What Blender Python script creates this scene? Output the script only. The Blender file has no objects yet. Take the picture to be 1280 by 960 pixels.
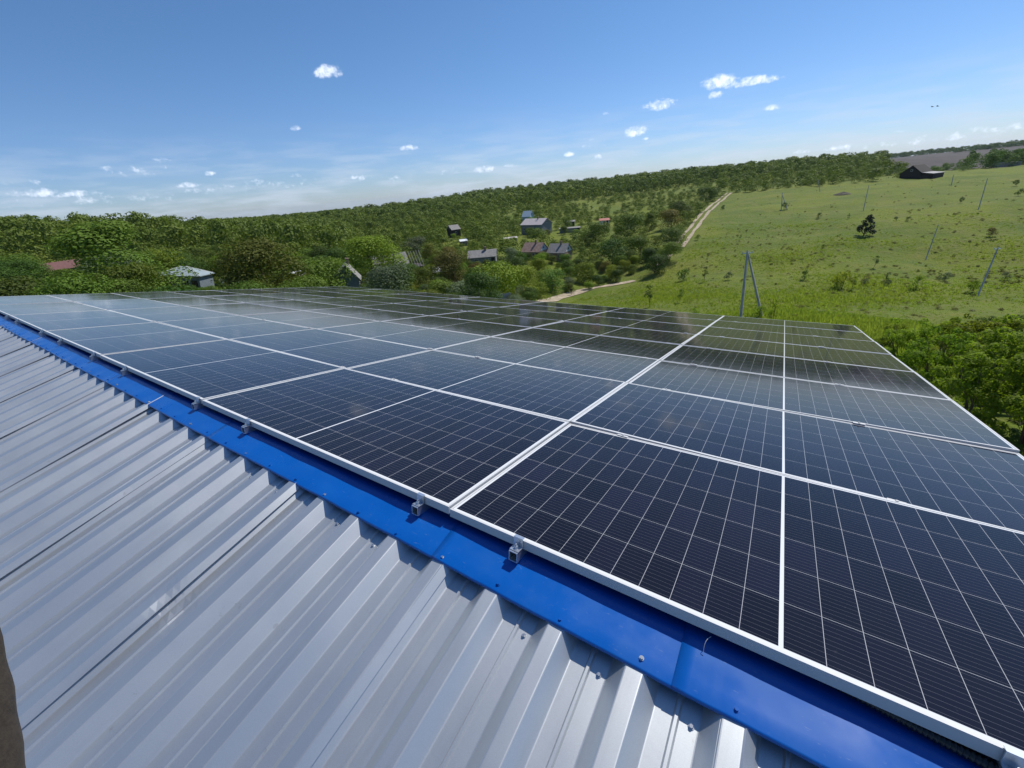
import bpy, bmesh, math, random
import numpy as np
from mathutils import Vector, Matrix, Quaternion
from mathutils.bvhtree import BVHTree

random.seed(7)
RNG = np.random.default_rng(7)
S = bpy.context.scene
COL = S.collection
R_ = math.radians

# ------------------------------------------------------------------ camera
TH = R_(11.2)                       # pitch of both roof slopes
CT, ST = math.cos(TH), math.sin(TH)
F_PX = 506.17


def W(x, y, z):                     # far-slope frame (x ridge, y down the far slope, z normal) -> world
    return Vector((x, y * CT + z * ST, -y * ST + z * CT))


def _basis(az, el, ro):
    f = Vector((math.sin(az) * math.cos(el), math.cos(az) * math.cos(el), math.sin(el)))
    r = f.cross(Vector((0, 0, 1))).normalized()
    u = r.cross(f)
    return (math.cos(ro) * r + math.sin(ro) * u, -math.sin(ro) * r + math.cos(ro) * u, f)


_r, _u, _f = _basis(-0.5696897, -0.2835383, 0.02608546)
CR, CU, CF = W(*_r), W(*_u), W(*_f)
CAM = W(0.98250, -1.07875, 0.94795)
cd = bpy.data.cameras.new('camera')
cd.sensor_width = 36.0
cd.lens = 36.0 * F_PX / 1280.0
cd.clip_start = 0.02
cd.clip_end = 30000
cam = bpy.data.objects.new('camera', cd)
COL.objects.link(cam)
cam.matrix_world = Matrix(((CR.x, CU.x, -CF.x, CAM.x), (CR.y, CU.y, -CF.y, CAM.y), (CR.z, CU.z, -CF.z, CAM.z), (0, 0, 0, 1)))
S.camera = cam


def ray(px, py):
    return CR * ((px - 640) / F_PX) - CU * ((py - 480) / F_PX) + CF


def unp(px, py, Z):
    return CAM + ray(px, py) * Z


def proj(p):
    d = Vector(p) - CAM
    z = d.dot(CF)
    if z < 0.05:
        return (-9999, -9999, z)
    return (640 + F_PX * d.dot(CR) / z, 480 - F_PX * d.dot(CU) / z, z)


# ------------------------------------------------------------------ sun and sky
SUNP = Vector((0.17, 0.40, 0.89)).normalized()
SUN = W(*SUNP)
SUN_EL = math.asin(SUN.z)
SUN_AZ = math.atan2(SUN.x, SUN.y)
sl = bpy.data.lights.new('sun', 'SUN')
sl.energy = 5.0
sl.angle = R_(0.5)
sl.color = (1.0, 0.955, 0.88)
so = bpy.data.objects.new('sun', sl)
COL.objects.link(so)
so.rotation_euler = SUN.to_track_quat('Z', 'Y').to_euler()

wd = bpy.data.worlds.new('World')
S.world = wd
wd.use_nodes = True
S.view_settings.view_transform = 'Standard'
S.view_settings.look = 'None'
S.view_settings.gamma = 1.0
S.view_settings.exposure = 0.04
S.view_settings.use_curve_mapping = False


class NT:
    """tiny helper to write node trees"""

    def __init__(self, tree):
        self.t = tree
        self.n = tree.nodes
        self.l = tree.links

    def node(self, typ, **kw):
        n = self.n.new(typ)
        for k, v in kw.items():
            setattr(n, k, v)
        return n

    def put(self, sock, v):
        if isinstance(v, bpy.types.NodeSocket):
            self.l.new(v, sock)
        else:
            sock.default_value = v

    def m(self, op, a, b=0.0, c=0.0, clamp=False):
        n = self.node('ShaderNodeMath', operation=op, use_clamp=clamp)
        for i, v in enumerate((a, b, c)):
            self.put(n.inputs[i], v)
        return n.outputs[0]

    def vm(self, op, a, b=(0, 0, 0)):
        n = self.node('ShaderNodeVectorMath', operation=op)
        self.put(n.inputs[0], a)
        self.put(n.inputs[1], b)
        return n.outputs['Value'] if op in ('DOT_PRODUCT', 'LENGTH') else n.outputs['Vector']

    def mix(self, f, a, b, typ='MIX'):
        n = self.node('ShaderNodeMix', data_type='RGBA', blend_type=typ)
        self.put(n.inputs[0], f)
        self.put(n.inputs[6], a if isinstance(a, bpy.types.NodeSocket) else (*a, 1) if len(a) == 3 else a)
        self.put(n.inputs[7], b if isinstance(b, bpy.types.NodeSocket) else (*b, 1) if len(b) == 3 else b)
        return n.outputs[2]

    def noise(self, vec, scale, detail=3.0, rough=0.55, out='Fac', lac=2.0):
        n = self.node('ShaderNodeTexNoise')
        if vec is not None:
            self.l.new(vec, n.inputs['Vector'])
        n.inputs['Scale'].default_value = scale
        n.inputs['Detail'].default_value = detail
        n.inputs['Roughness'].default_value = rough
        n.inputs['Lacunarity'].default_value = lac
        return n.outputs[out]

    def smooth(self, v, lo, hi, a=0.0, b=1.0):
        n = self.node('ShaderNodeMapRange', interpolation_type='SMOOTHSTEP')
        self.put(n.inputs[0], v)
        for i, x in enumerate((lo, hi, a, b)):
            self.put(n.inputs[i + 1], x)
        return n.outputs[0]

    def ramp(self, v, stops):
        n = self.node('ShaderNodeValToRGB')
        e = n.color_ramp.elements
        while len(e) < len(stops):
            e.new(0.5)
        for i, (p, c) in enumerate(stops):
            e[i].position = p
            e[i].color = (*c, 1)
        self.l.new(v, n.inputs[0])
        return n.outputs[0]


def build_world():
    T = NT(wd.node_tree)
    bg = wd.node_tree.nodes['Background']
    sky = T.node('ShaderNodeTexSky', sky_type='NISHITA', sun_disc=False)
    sky.sun_elevation = SUN_EL
    sky.sun_rotation = SUN_AZ
    sky.air_density = 1.0
    sky.dust_density = 0.25
    sky.ozone_density = 3.0
    sky.altitude = 200
    D = T.node('ShaderNodeTexCoord').outputs['Generated']
    D = T.vm('NORMALIZE', D)
    sp = T.node('ShaderNodeSeparateXYZ')
    T.l.new(D, sp.inputs[0])
    tintc = T.mix(T.smooth(sp.outputs[2], 0.0, 0.30), (0.75, 0.92, 1.30), (0.70, 0.96, 1.22))
    col = T.mix(1.0, sky.outputs[0], tintc, 'MULTIPLY')
    nz = T.noise(T.vm('MULTIPLY', D, (1, 1, 1.6)), 42.0, 5.0, 0.6)
    nz2 = T.noise(D, 130.0, 4.0, 0.6)
    # small fair-weather clouds: direction, half width, half height (radians)
    clouds = [(411, 92, 20, 8, 1.0), (370, 161, 8, 4, .7), (511, 186, 13, 4, .85), (606, 212, 16, 5, .8), (640, 207, 10, 4, .7),
              (900, 103, 26, 9, 1.0), (938, 103, 36, 6, 1.0), (897, 119, 10, 5, .9), (826, 132, 22, 7, 1.0), (827, 125, 6, 3, .7),
              (795, 165, 15, 7, 1.0), (807, 173, 6, 3, .7), (964, 135, 10, 4, .95), (757, 142, 6, 3, .7), (712, 193, 9, 4, .85),
              (746, 197, 9, 3.5, .85), (743, 174, 8, 3, .5), (45, 242, 26, 6, .8), (92, 243, 30, 5, .66), (172, 248, 22, 5, .62),
              (140, 211, 18, 5, .55), (195, 201, 22, 5, .45), (237, 232, 16, 4, .7), (262, 217, 9, 4, .7), (240, 239, 14, 4, .6),
              (371, 219, 12, 4, .6), (443, 222, 6, 3.5, .7), (560, 216, 22, 5, .5), (480, 228, 40, 5, .35), (300, 238, 45, 5, .4),
              (740, 182, 40, 3.0, .4), (690, 188, 18, 3, .35), (1130, 164, 18, 3, .45), (1160, 176, 120, 5, .58), (1240, 163, 80, 6, .64), (1040, 186, 90, 4, .6),
              (1060, 185, 70, 4, .4), (120, 252, 110, 9, .47), (170, 215, 65, 9, .45), (60, 226, 80, 7, .42), (330, 232, 100, 8, .46), (470, 222, 90, 6, .42), (640, 250, 5, 3, .0)]
    tot = None
    for px, py, a, b, w in clouds:
        if w <= 0:
            continue
        c = ray(px, py).normalized()
        t = c.cross(Vector((0, 0, 1))).normalized()
        up = t.cross(c)
        k = ray(px, py).length
        A, B = a / F_PX / k, b / F_PX / k * 1.15
        u = T.m('MULTIPLY', T.vm('DOT_PRODUCT', D, tuple(t)), 1 / A)
        v = T.m('MULTIPLY', T.vm('DOT_PRODUCT', D, tuple(up)), 1 / B)
        # flat base: lower half squeezed
        v = T.m('MULTIPLY', v, T.m('ADD', 1.0, T.m('MULTIPLY', T.m('LESS_THAN', v, 0.0), 0.5)))
        d = T.m('SUBTRACT', 1.0, T.m('ADD', T.m('MULTIPLY', u, u), T.m('MULTIPLY', v, v)))
        front = T.m('GREATER_THAN', T.vm('DOT_PRODUCT', D, tuple(c)), 0.8)
        d = T.m('MULTIPLY', T.m('MAXIMUM', T.m('ADD', d, 0.75), 0.0), T.m('MULTIPLY', front, w))
        tot = d if tot is None else T.m('MAXIMUM', tot, d)
    n = T.m('ADD', T.m('MULTIPLY', T.m('SUBTRACT', nz, 0.5), 2.6), T.m('MULTIPLY', T.m('SUBTRACT', nz2, 0.5), 1.3))
    dens = T.m('ADD', tot, T.m('MULTIPLY', n, T.smooth(tot, 0.0, 0.5)))
    al = T.smooth(dens, 0.72, 2.0, 0.0, 0.95)
    # a faint veil of far cloud low over the horizon
    hz = T.smooth(sp.outputs[2], 0.0, 0.16, 1.0, 0.0)
    st = T.noise(T.vm('MULTIPLY', D, (1, 1, 7.0)), 9.0, 4.0, 0.55)
    veil = T.m('MULTIPLY', T.m('MULTIPLY', hz, T.smooth(st, 0.38, 0.70)), 0.52)
    shade = T.smooth(nz2, 0.25, 0.75)
    cc = T.mix(shade, (10.4, 11.6, 13.6), (12.4, 13.4, 15.2))
    col = T.mix(veil, col, (7.6, 8.6, 10.2))
    col = T.mix(al, col, cc)
    T.l.new(col, bg.inputs[0])
    bg.inputs[1].default_value = 0.088


build_world()

# ------------------------------------------------------------------ object helpers


def link(o, parent=None):
    COL.objects.link(o)
    if parent is not None:
        o.parent = parent
    return o


def tag(o, label=None, cat=None, group=None, kind=None):
    if label:
        o['label'] = label
    if cat:
        o['category'] = cat
    if group:
        o['group'] = group
    if kind:
        o['kind'] = kind
    return o


def empty(name, loc=(0, 0, 0), rot=None):
    o = bpy.data.objects.new(name, None)
    o.empty_display_size = 0.2
    COL.objects.link(o)
    o.location = loc
    if rot is not None:
        o.rotation_euler = rot
    return o


def np_mesh(name, v, f, mats=(), smooth=False, attr=None, mi=None):
    """v (N,3), f (M,k) with k 3 or 4"""
    v = np.asarray(v, np.float32)
    f = np.asarray(f, np.int32)
    me = bpy.data.meshes.new(name)
    k = f.shape[1]
    me.vertices.add(len(v))
    me.vertices.foreach_set('co', v.ravel())
    me.loops.add(f.size)
    me.loops.foreach_set('vertex_index', f.ravel())
    me.polygons.add(len(f))
    me.polygons.foreach_set('loop_start', np.arange(0, f.size, k, dtype=np.int32))
    me.polygons.foreach_set('loop_total', np.full(len(f), k, np.int32))
    me.polygons.foreach_set('use_smooth', np.full(len(f), bool(smooth)))
    for m in mats:
        me.materials.append(m)
    if mi is not None:
        me.polygons.foreach_set('material_index', np.asarray(mi, np.int32))
    if attr is not None:
        a = me.attributes.new('tint', 'FLOAT', 'POINT')
        a.data.foreach_set('value', np.asarray(attr, np.float32))
    me.update(calc_edges=True)
    me.validate()
    return me


class MB:
    """collects simple solids into one mesh"""

    def __init__(self):
        self.v = []
        self.f = []

    def add(self, vs, fs):
        o = len(self.v)
        self.v += [tuple(p) for p in vs]
        self.f += [tuple(i + o for i in q) for q in fs]
        return self

    def box(self, x0, x1, y0, y1, z0, z1):
        return self.add([(x0, y0, z0), (x1, y0, z0), (x1, y1, z0), (x0, y1, z0), (x0, y0, z1), (x1, y0, z1), (x1, y1, z1), (x0, y1, z1)],
                        [(0, 3, 2, 1), (4, 5, 6, 7), (0, 1, 5, 4), (1, 2, 6, 5), (2, 3, 7, 6), (3, 0, 4, 7)])

    def tube(self, pts, rad, n=8, cap=True):
        pts = [Vector(p) for p in pts]
        vs, fs = [], []
        for i, p in enumerate(pts):
            d = (pts[min(i + 1, len(pts) - 1)] - pts[max(i - 1, 0)]).normalized()
            a = d.cross(Vector((0.31, 0.17, 0.93) if abs(d.z) < .9 else (1, .2, 0))).normalized()
            b = d.cross(a)
            r = rad[i] if hasattr(rad, '__len__') else rad
            for k in range(n):
                t = 2 * math.pi * k / n
                vs.append(p + a * (r * math.cos(t)) + b * (r * math.sin(t)))
        for i in range(len(pts) - 1):
            for k in range(n):
                k2 = (k + 1) % n
                fs.append((i * n + k, i * n + k2, (i + 1) * n + k2, (i + 1) * n + k))
        if cap:
            fs.append(tuple(range(n - 1, -1, -1)))
            fs.append(tuple((len(pts) - 1) * n + k for k in range(n)))
        return self.add(vs, fs)

    def prism(self, poly, y0, y1):     # polygon in x,z extruded along y
        n = len(poly)
        vs = [(x, y0, z) for x, z in poly] + [(x, y1, z) for x, z in poly]
        fs = [tuple(range(n)), tuple(range(2 * n - 1, n - 1, -1))]
        for k in range(n):
            k2 = (k + 1) % n
            fs.append((k2, k, k + n, k2 + n))
        return self.add(vs, fs)

    def mesh(self, name, mats, smooth=False):
        me = bpy.data.meshes.new(name)
        me.from_pydata([tuple(p) for p in self.v], [], self.f)
        for m in (mats if isinstance(mats, (list, tuple)) else [mats]):
            me.materials.append(m)
        if smooth:
            me.polygons.foreach_set('use_smooth', np.ones(len(me.polygons), bool))
        me.update()
        bm = bmesh.new()
        bm.from_mesh(me)
        bmesh.ops.recalc_face_normals(bm, faces=bm.faces)
        bm.to_mesh(me)
        bm.free()
        return me

    def build(self, name, mats, parent=None, smooth=False):
        return link(bpy.data.objects.new(name, self.mesh(name, mats, smooth)), parent)


def mat(name, col=(.5, .5, .5), rough=.6, metal=0., spec=.5):
    m = bpy.data.materials.new(name)
    m.use_nodes = True
    b = m.node_tree.nodes['Principled BSDF']
    b.inputs['Base Color'].default_value = (*col, 1)
    b.inputs['Roughness'].default_value = rough
    b.inputs['Metallic'].default_value = metal
    b.inputs['Specular IOR Level'].default_value = spec
    return m, NT(m.node_tree), b


def noisy(name, c0, c1, scale, rough=.8, bump=0., detail=4., metal=0., coord='Object', lo=.35, hi=.65, stretch=None):
    m, T, b = mat(name, c0, rough, metal)
    v = T.node('ShaderNodeTexCoord').outputs[coord]
    if stretch:
        v = T.vm('MULTIPLY', v, stretch)
    n = T.noise(v, scale, detail, .6)
    c = T.mix(T.smooth(n, lo, hi), c0, c1)
    T.l.new(c, b.inputs['Base Color'])
    if bump:
        bp = T.node('ShaderNodeBump')
        bp.inputs['Strength'].default_value = bump
        bp.inputs['Distance'].default_value = 0.05
        T.l.new(n, bp.inputs['Height'])
        T.l.new(bp.outputs[0], b.inputs['Normal'])
    return m


# ------------------------------------------------------------------ terrain
UPZ = CAM.z
ctrl = []      # (x, y, z)
for q in [(926, 398, 45), (1222, 372, 58), (1158, 327, 84), (1080, 294, 98), (1222, 263, 100), (1079, 265, 122), (977, 264, 145), (1145, 222, 190),
          (1265, 214, 200), (1000, 236, 190), (915, 241, 215), (1060, 226, 215), (1180, 206, 430), (1205, 192, 900), (1270, 200, 420), (1250, 182, 1100),
          (850, 306, 118), (885, 263, 165), (714, 374, 95), (790, 353, 106), (680, 378, 90), (640, 378, 72), (675, 322, 135), (702, 326, 135),
          (670, 292, 190), (750, 281, 200), (600, 332, 115), (500, 350, 95), (567, 296, 190), (435, 372, 75), (240, 368, 75), (85, 350, 110),
          (0, 378, 60), (150, 384, 55), (0, 309, 150), (180, 313, 150), (320, 316, 165), (0, 306, 300), (150, 303, 330), (430, 306, 240), (500, 290, 290), (560, 270, 340),
          (640, 256, 400), (740, 244, 400), (840, 231, 400), (905, 226, 340), (372, 276, 800), (480, 266, 700), (640, 242, 700), (840, 222, 650), (1000, 207, 600),
          (1090, 200, 520), (370, 269, 2600), (640, 246, 2600), (0, 301, 600), (220, 290, 600), (820, 266, 230), (1280, 330, 75), (1270, 520, 13), (1150, 470, 22), (1100, 430, 32)]:
    p = unp(*q)
    ctrl.append((p.x, p.y, p.z))
for az in range(-180, 180, 30):
    for rr, z in ((4, -8.0), (9, -8.3)):
        ctrl.append((CAM.x + rr * math.sin(R_(az)), CAM.y + rr * math.cos(R_(az)), z))
    for rr, z in ((9000, -190), (5000, -110)):
        ctrl.append((CAM.x + rr * math.sin(R_(az)), CAM.y + rr * math.cos(R_(az)), z))
    if not -105 < az < 45:
        for rr, z in ((25, -10), (60, -14), (180, -18), (600, -22), (2000, -45)):
            ctrl.append((CAM.x + rr * math.sin(R_(az)), CAM.y + rr * math.cos(R_(az)), z))
ctrl = np.array(ctrl)


def emb(x, y):
    dx, dy = x - CAM.x, y - CAM.y
    r = np.hypot(dx, dy) + 1e-6
    return np.stack([dx / r * 1.6, dy / r * 1.6, np.log(np.maximum(r, 3.0))], -1)


_E = emb(ctrl[:, 0], ctrl[:, 1])
_K = np.linalg.norm(_E[:, None] - _E[None], axis=-1)
_n = len(ctrl)
_A = np.zeros((_n + 4, _n + 4))
_A[:_n, :_n] = _K - 0.02 * np.eye(_n)
_A[:_n, _n] = 1
_A[:_n, _n + 1:] = _E
_A[_n:, :_n] = _A[:_n, _n:].T
_b = np.zeros(_n + 4)
_b[:_n] = ctrl[:, 2]
_w = np.linalg.solve(_A, _b)


def h_np(x, y):
    e = emb(x, y)
    out = np.zeros(len(e))
    for i in range(0, len(e), 20000):
        k = np.linalg.norm(e[i:i + 20000, None] - _E[None], axis=-1)
        out[i:i + 20000] = k @ _w[:_n] + _w[_n] + e[i:i + 20000] @ _w[_n + 1:]
    r = np.hypot(x - CAM.x, y - CAM.y)
    amp = np.clip((r - 25) / 40, 0, 1)
    bump = np.zeros(len(e))
    g = np.random.default_rng(3)
    for wl, a in ((34, .35), (19, .25), (9.5, .12), (5.3, .07)):
        for _ in range(4):
            t = g.uniform(0, 6.28)
            bump += a * .42 * np.sin((x * math.cos(t) + y * math.sin(t)) * 6.28 / wl + g.uniform(0, 6.28))
    return out + bump * amp


NA, NR = 640, 250
_rr = np.concatenate([[2.0], np.geomspace(4, 9000, NR - 1)])
_aa = np.linspace(-math.pi, math.pi, NA, endpoint=False)
_RR, _AA = np.meshgrid(_rr, _aa, indexing='ij')
TX = (CAM.x + _RR * np.sin(_AA)).ravel()
TY = (CAM.y + _RR * np.cos(_AA)).ravel()
TZ = h_np(TX, TY)
TV = np.stack([TX, TY, TZ], -1)
_i, _j = np.meshgrid(np.arange(NR - 1), np.arange(NA), indexing='ij')
_i, _j = _i.ravel(), _j.ravel()
_j2 = (_j + 1) % NA
TF = np.stack([_i * NA + _j, _i * NA + _j2, (_i + 1) * NA + _j2, (_i + 1) * NA + _j], -1)


def grass_mat(name='meadow_grass'):
    m, T, b = mat(name, (.1, .14, .03), .9, 0, .15)
    P = T.node('ShaderNodeNewGeometry').outputs['Position']
    a = T.noise(P, .035, 4, .6)
    c = T.noise(P, .22, 5, .65)
    d = T.noise(P, 1.6, 5, .7)
    col = T.mix(T.smooth(a, .38, .62), (.088, .130, .011), (.136, .168, .015))
    col = T.mix(T.smooth(c, .45, .72), col, (.135, .150, .032))
    col = T.mix(T.m('MULTIPLY', T.smooth(T.noise(P, .09, 4, .6), .52, .68), .75), col, (.085, .125, .022))
    col = T.mix(T.m('MULTIPLY', T.smooth(d, .48, .72), .6), col, (.058, .088, .015))
    col = T.mix(T.m('MULTIPLY', T.smooth(T.noise(T.vm('MULTIPLY', P, (.7, 1.6, 1)), .5, 5, .7), .50, .64), .5), col, (.130, .130, .040))
    col = T.mix(T.m('MULTIPLY', T.smooth(T.noise(P, .06, 5, .7), .56, .66), .6), col, (.16, .165, .03))
    col = T.mix(T.m('MULTIPLY', T.smooth(T.noise(P, .8, 4, .7), .60, .68), .55), col, (.06, .085, .02))
    col = T.mix(T.m('MULTIPLY', T.smooth(T.noise(P, 5.0, 3, .7), .55, .75), .5), col, (.150, .17, .035))
    T.l.new(col, b.inputs['Base Color'])
    bp = T.node('ShaderNodeBump')
    bp.inputs['Strength'].default_value = 1.0
    bp.inputs['Distance'].default_value = .35
    T.l.new(T.m('ADD', d, T.m('MULTIPLY', c, 1.5)), bp.inputs['Height'])
    T.l.new(bp.outputs[0], b.inputs['Normal'])
    return m


M = {}
M['grass'] = grass_mat()
# the ploughed field beyond the meadow: its own piece of ground
_cx = TV[TF].mean(1)
_d = _cx - np.array(CAM)
_z = _d @ np.array(CF)
_px = 640 + F_PX * (_d @ np.array(CR)) / np.where(_z > 1, _z, 1e9)
_dist = np.hypot(_d[:, 0], _d[:, 1])
plow = (_z > 250) & (_px > 1085) & (_px < 1420) & (_dist > 330) & (_dist < 2600)


def sub_mesh(name, faces, m):
    u, inv = np.unique(faces, return_inverse=True)
    return np_mesh(name, TV[u], inv.reshape(faces.shape), [m], smooth=True)


ground = link(bpy.data.objects.new('meadow_ground', sub_mesh('meadow_ground', TF[~plow], M['grass'])))
tag(ground, kind='structure')
M['soil'] = noisy('ploughed_soil', (.024, .017, .012), (.042, .031, .022), .05, .95, 0., stretch=(1, .2, 1))
pf = link(bpy.data.objects.new('ploughed_field', sub_mesh('ploughed_field', TF[plow], M['soil'])))
tag(pf, kind='structure')
BV = BVHTree.FromPolygons([tuple(p) for p in TV.tolist()], TF.tolist())


def gz(x, y):
    h = BV.ray_cast(Vector((x, y, 400)), Vector((0, 0, -1)))
    return h[0].z if h[0] else -20.0


def hit(px, py):
    """first ground point seen along this line of sight"""
    d = ray(px, py).normalized()
    h = BV.ray_cast(CAM + d * 14, d)
    return h[0]


def at(px, py, Z):
    """ground below the point at depth Z along a line of sight"""
    p = unp(px, py, Z)
    p.z = gz(p.x, p.y)
    return p


# ------------------------------------------------------------------ dirt roads
M['dirt'] = noisy('pale_dirt', (.27, .22, .15), (.40, .33, .24), .8, .95, .3, coord='Object')


def ribbon(name, pix, width, lift=.10, off=0.0):
    pts = [hit(*p) for p in pix]
    pts = [p for p in pts if p is not None]
    dens = []
    for a, b in zip(pts[:-1], pts[1:]):
        n = max(2, int((b - a).length / 1.5))
        for k in range(n):
            dens.append(a.lerp(b, k / n))
    dens.append(pts[-1])
    for _ in range(6):
        dens = [dens[0]] + [(dens[i - 1] + dens[i] * 2 + dens[i + 1]) / 4 for i in range(1, len(dens) - 1)] + [dens[-1]]
    vs, fs = [], []
    nn = 5
    for i, p in enumerate(dens):
        d = dens[min(i + 1, len(dens) - 1)] - dens[max(i - 1, 0)]
        s = Vector((d.y, -d.x, 0)).normalized()
        w = width * (1 + .12 * math.sin(i * .9) + .1 * math.sin(i * .37))
        for k in range(nn):
            t = off + (k / (nn - 1) - .5) * w
            q = p + s * t
            vs.append((q.x, q.y, gz(q.x, q.y) + lift))
    for i in range(len(dens) - 1):
        for k in range(nn - 1):
            a = i * nn + k
            fs.append((a, a + 1, a + nn + 1, a + nn))
    me = np_mesh(name, np.array(vs), np.array(fs), [M['dirt']], smooth=True)
    return tag(link(bpy.data.objects.new(name, me)), kind='structure')


track = [(847, 310), (851, 304), (862, 290), (872, 277), (882, 265), (893, 256), (903, 248), (913, 241)]
ribbon('dirt_road', track, 1.15, off=-1.25)
ribbon('dirt_road', track, 1.15, off=1.25)
ribbon('dirt_path', [(655, 382), (680, 376), (705, 369), (730, 363), (760, 357), (778, 354), (793, 351)], 2.5)
ribbon('dirt_path', [(823, 332), (830, 326), (837, 319)], 1.8)

# ------------------------------------------------------------------ building: walls, roof sheets, ridge caps
bld = empty('building', (0, 0, -8))
tag(bld, 'building with grey corrugated metal roof and blue ridge cap under the solar panels', 'building')


def N2(x, s, n):
    """near slope frame: s metres down the near slope from the ridge, n normal offset of the rib tops plane -> world"""
    o = W(0, 0.0, -0.0785)
    y = -s * CT - n * ST
    z = -s * ST + n * CT
    return Vector((x, o.y + y, o.z + z))


def grey_metal(name, base=(.575, .60, .61)):
    m, T, b = mat(name, base, .44, 0.84, .5)
    P = T.node('ShaderNodeNewGeometry').outputs['Position']
    fl = T.noise(P, 420, 2, .6)
    big = T.noise(P, 1.3, 4, .6)
    st = T.noise(T.vm('MULTIPLY', P, (9, .8, .8)), 2.2, 4, .6)
    c = T.mix(T.smooth(fl, .35, .65), tuple(v * .96 for v in base), tuple(v * 1.04 for v in base))
    c = T.mix(T.m('MULTIPLY', T.smooth(st, .5, .75), .22), c, (.40, .41, .41))
    c = T.mix(T.m('MULTIPLY', T.smooth(T.noise(P, 14, 5, .7), .66, .74), .35), c, (.28, .27, .25))
    T.l.new(c, b.inputs['Base Color'])
    T.l.new(T.smooth(big, .3, .7, .41, .48), b.inputs['Roughness'])
    bp = T.node('ShaderNodeBump')
    bp.inputs['Strength'].default_value = .14
    bp.inputs['Distance'].default_value = .012
    T.l.new(T.m('ADD', T.noise(T.vm('MULTIPLY', P, (1, .45, .45)), 6.5, 2, .5), T.m('MULTIPLY', fl, .012)), bp.inputs['Height'])
    T.l.new(bp.outputs[0], b.inputs['Normal'])
    return m


M['sheet'] = grey_metal('grey_coated_steel')
M['screw'] = mat('zinc_screw', (.62, .63, .64), .3, .9)[0]
M['rubber'] = mat('black_rubber', (.02, .02, .02), .7)[0]
M['alu'] = None

PITCH = .25
HT = .044


def rib_profile(x0, ribs, lap):
    """points (x, height) of one sheet from the left lap rib; last rib carries the overlapping lip"""
    tw, web, vw, st = .049, .044, .113, .009
    # one period starting at left top corner of a rib
    pts = []

    def bend(x, z, dx0, dz0, dx1, dz1, r=.0032):
        l0 = math.hypot(dx0, dz0)
        l1 = math.hypot(dx1, dz1)
        pts.append((x - dx0 / l0 * r, z - dz0 / l0 * r))
        pts.append((x + (dx1 / l1 - dx0 / l0) * r * .22, z + (dz1 / l1 - dz0 / l0) * r * .22))
        pts.append((x + dx1 / l1 * r, z + dz1 / l1 * r))

    x = x0
    pts.append((x - tw - web * .35, -HT * .35 - .003))
    pts.append((x - tw, -.003))
    first = True
    for k in range(ribs):
        # right top corner at x
        dz = -.003 if first else 0.0
        bend(x, dz, tw, 0, web, -HT)
        first = False
        vx = x + web
        bend(vx, -HT, web, -HT, vw, 0)
        mid = vx + vw / 2
        for a, b in ((-st, 0), (-st * .45, .0065), (st * .45, .0065), (st, 0)):
            pts.append((mid + a, -HT + b))
        bend(vx + vw, -HT, vw, 0, web, HT)
        nx = x + PITCH
        bend(nx - tw, 0, web, HT, tw, 0)
        x = nx
    # overlapping edge: over the rib top and part of the right web
    bend(x, .0025, tw, 0, web, -HT)
    pts.append((x + web * .62, -HT * .62 + .0045))
    return pts


SLEN = 6.2


def near_xs(px, py):
    """where a line of sight meets the rib tops of the near slope: (x, metres down the slope)"""
    o, n = N2(0, 0, 0), (N2(0, 0, 1) - N2(0, 0, 0))
    d = ray(px, py)
    q = CAM + d * ((o - CAM).dot(n) / d.dot(n)) - o
    return q.x, q.dot(N2(0, 1, 0) - o)


dents = []
for px, py, a, rr in ((165, 621, -.007, .12), (206, 744, -.005, .10), (217, 757, -.008, .12), (112, 563, -.005, .10), (30, 566, -.006, .14)):
    dents.append((*near_xs(px, py), a, rr))


def roof_sheet(xs, near=True):
    prof = rib_profile(xs, 4, True)
    rows = [0.02, .1, .16]
    s = .16
    while s < (SLEN if near else 9.4):
        s += .03 if (near and s < 1.5) else .06 if (near and s < 2.6) else .3
        rows.append(s)
    vs = []
    n = len(prof)
    ph = random.uniform(0, 6)
    wob = random.uniform(-.003, .003)
    for s in rows:
        for i, (x, z) in enumerate(prof):
            zz = z
            xx = x + wob * math.sin(s * 1.1 + ph) + .0012 * math.sin(s * 2.1 + ph * 2)
            if i >= n - 2:      # loose lip
                zz += .0065 * max(0, math.sin(s * 2.3 + ph)) + .0015
                xx += .006 * max(0, math.sin(s * 2.3 + ph))
            if z < -HT * .9:    # oil canning of the pans
                zz += .0012 * math.sin(s * 3.1 + ph + x * 21) * math.sin(s * 1.17 + x * 9)
            if near:
                for dx, ds, a, r in dents:
                    q = ((x - dx) ** 2 / .016 ** 2 + (s - ds) ** 2 / (r * .45) ** 2)
                    if q < 6:
                        zz -= abs(a) * math.exp(-q)
                        xx += a * .7 * math.exp(-q)
                vs.append(N2(xx, s, zz))
            else:
                vs.append(W(xx, s, zz - .080))
    f = []
    for r in range(len(rows) - 1):
        for i in range(n - 1):
            a = r * n + i
            f.append((a, a + n, a + n + 1, a + 1) if near else (a, a + 1, a + n + 1, a + n))
    v = np.array([tuple(p) for p in vs])
    v[:, 2] += 8
    me = np_mesh('roof_sheet', v, f, [M['sheet']], smooth=False)
    o = link(bpy.data.objects.new('roof_sheet', me), bld)
    return o


def screw_mb(mb, c, nrm, r=.0055, h=.006):
    """hex headed roofing screw with washer"""
    nrm = Vector(nrm).normalized()
    mb.tube([c, c + nrm * .0022], [r * 1.5, r * 1.45], 12)
    mb.tube([c + nrm * .0022, c + nrm * (.0022 + h)], [r, r * .92], 6)


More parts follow.
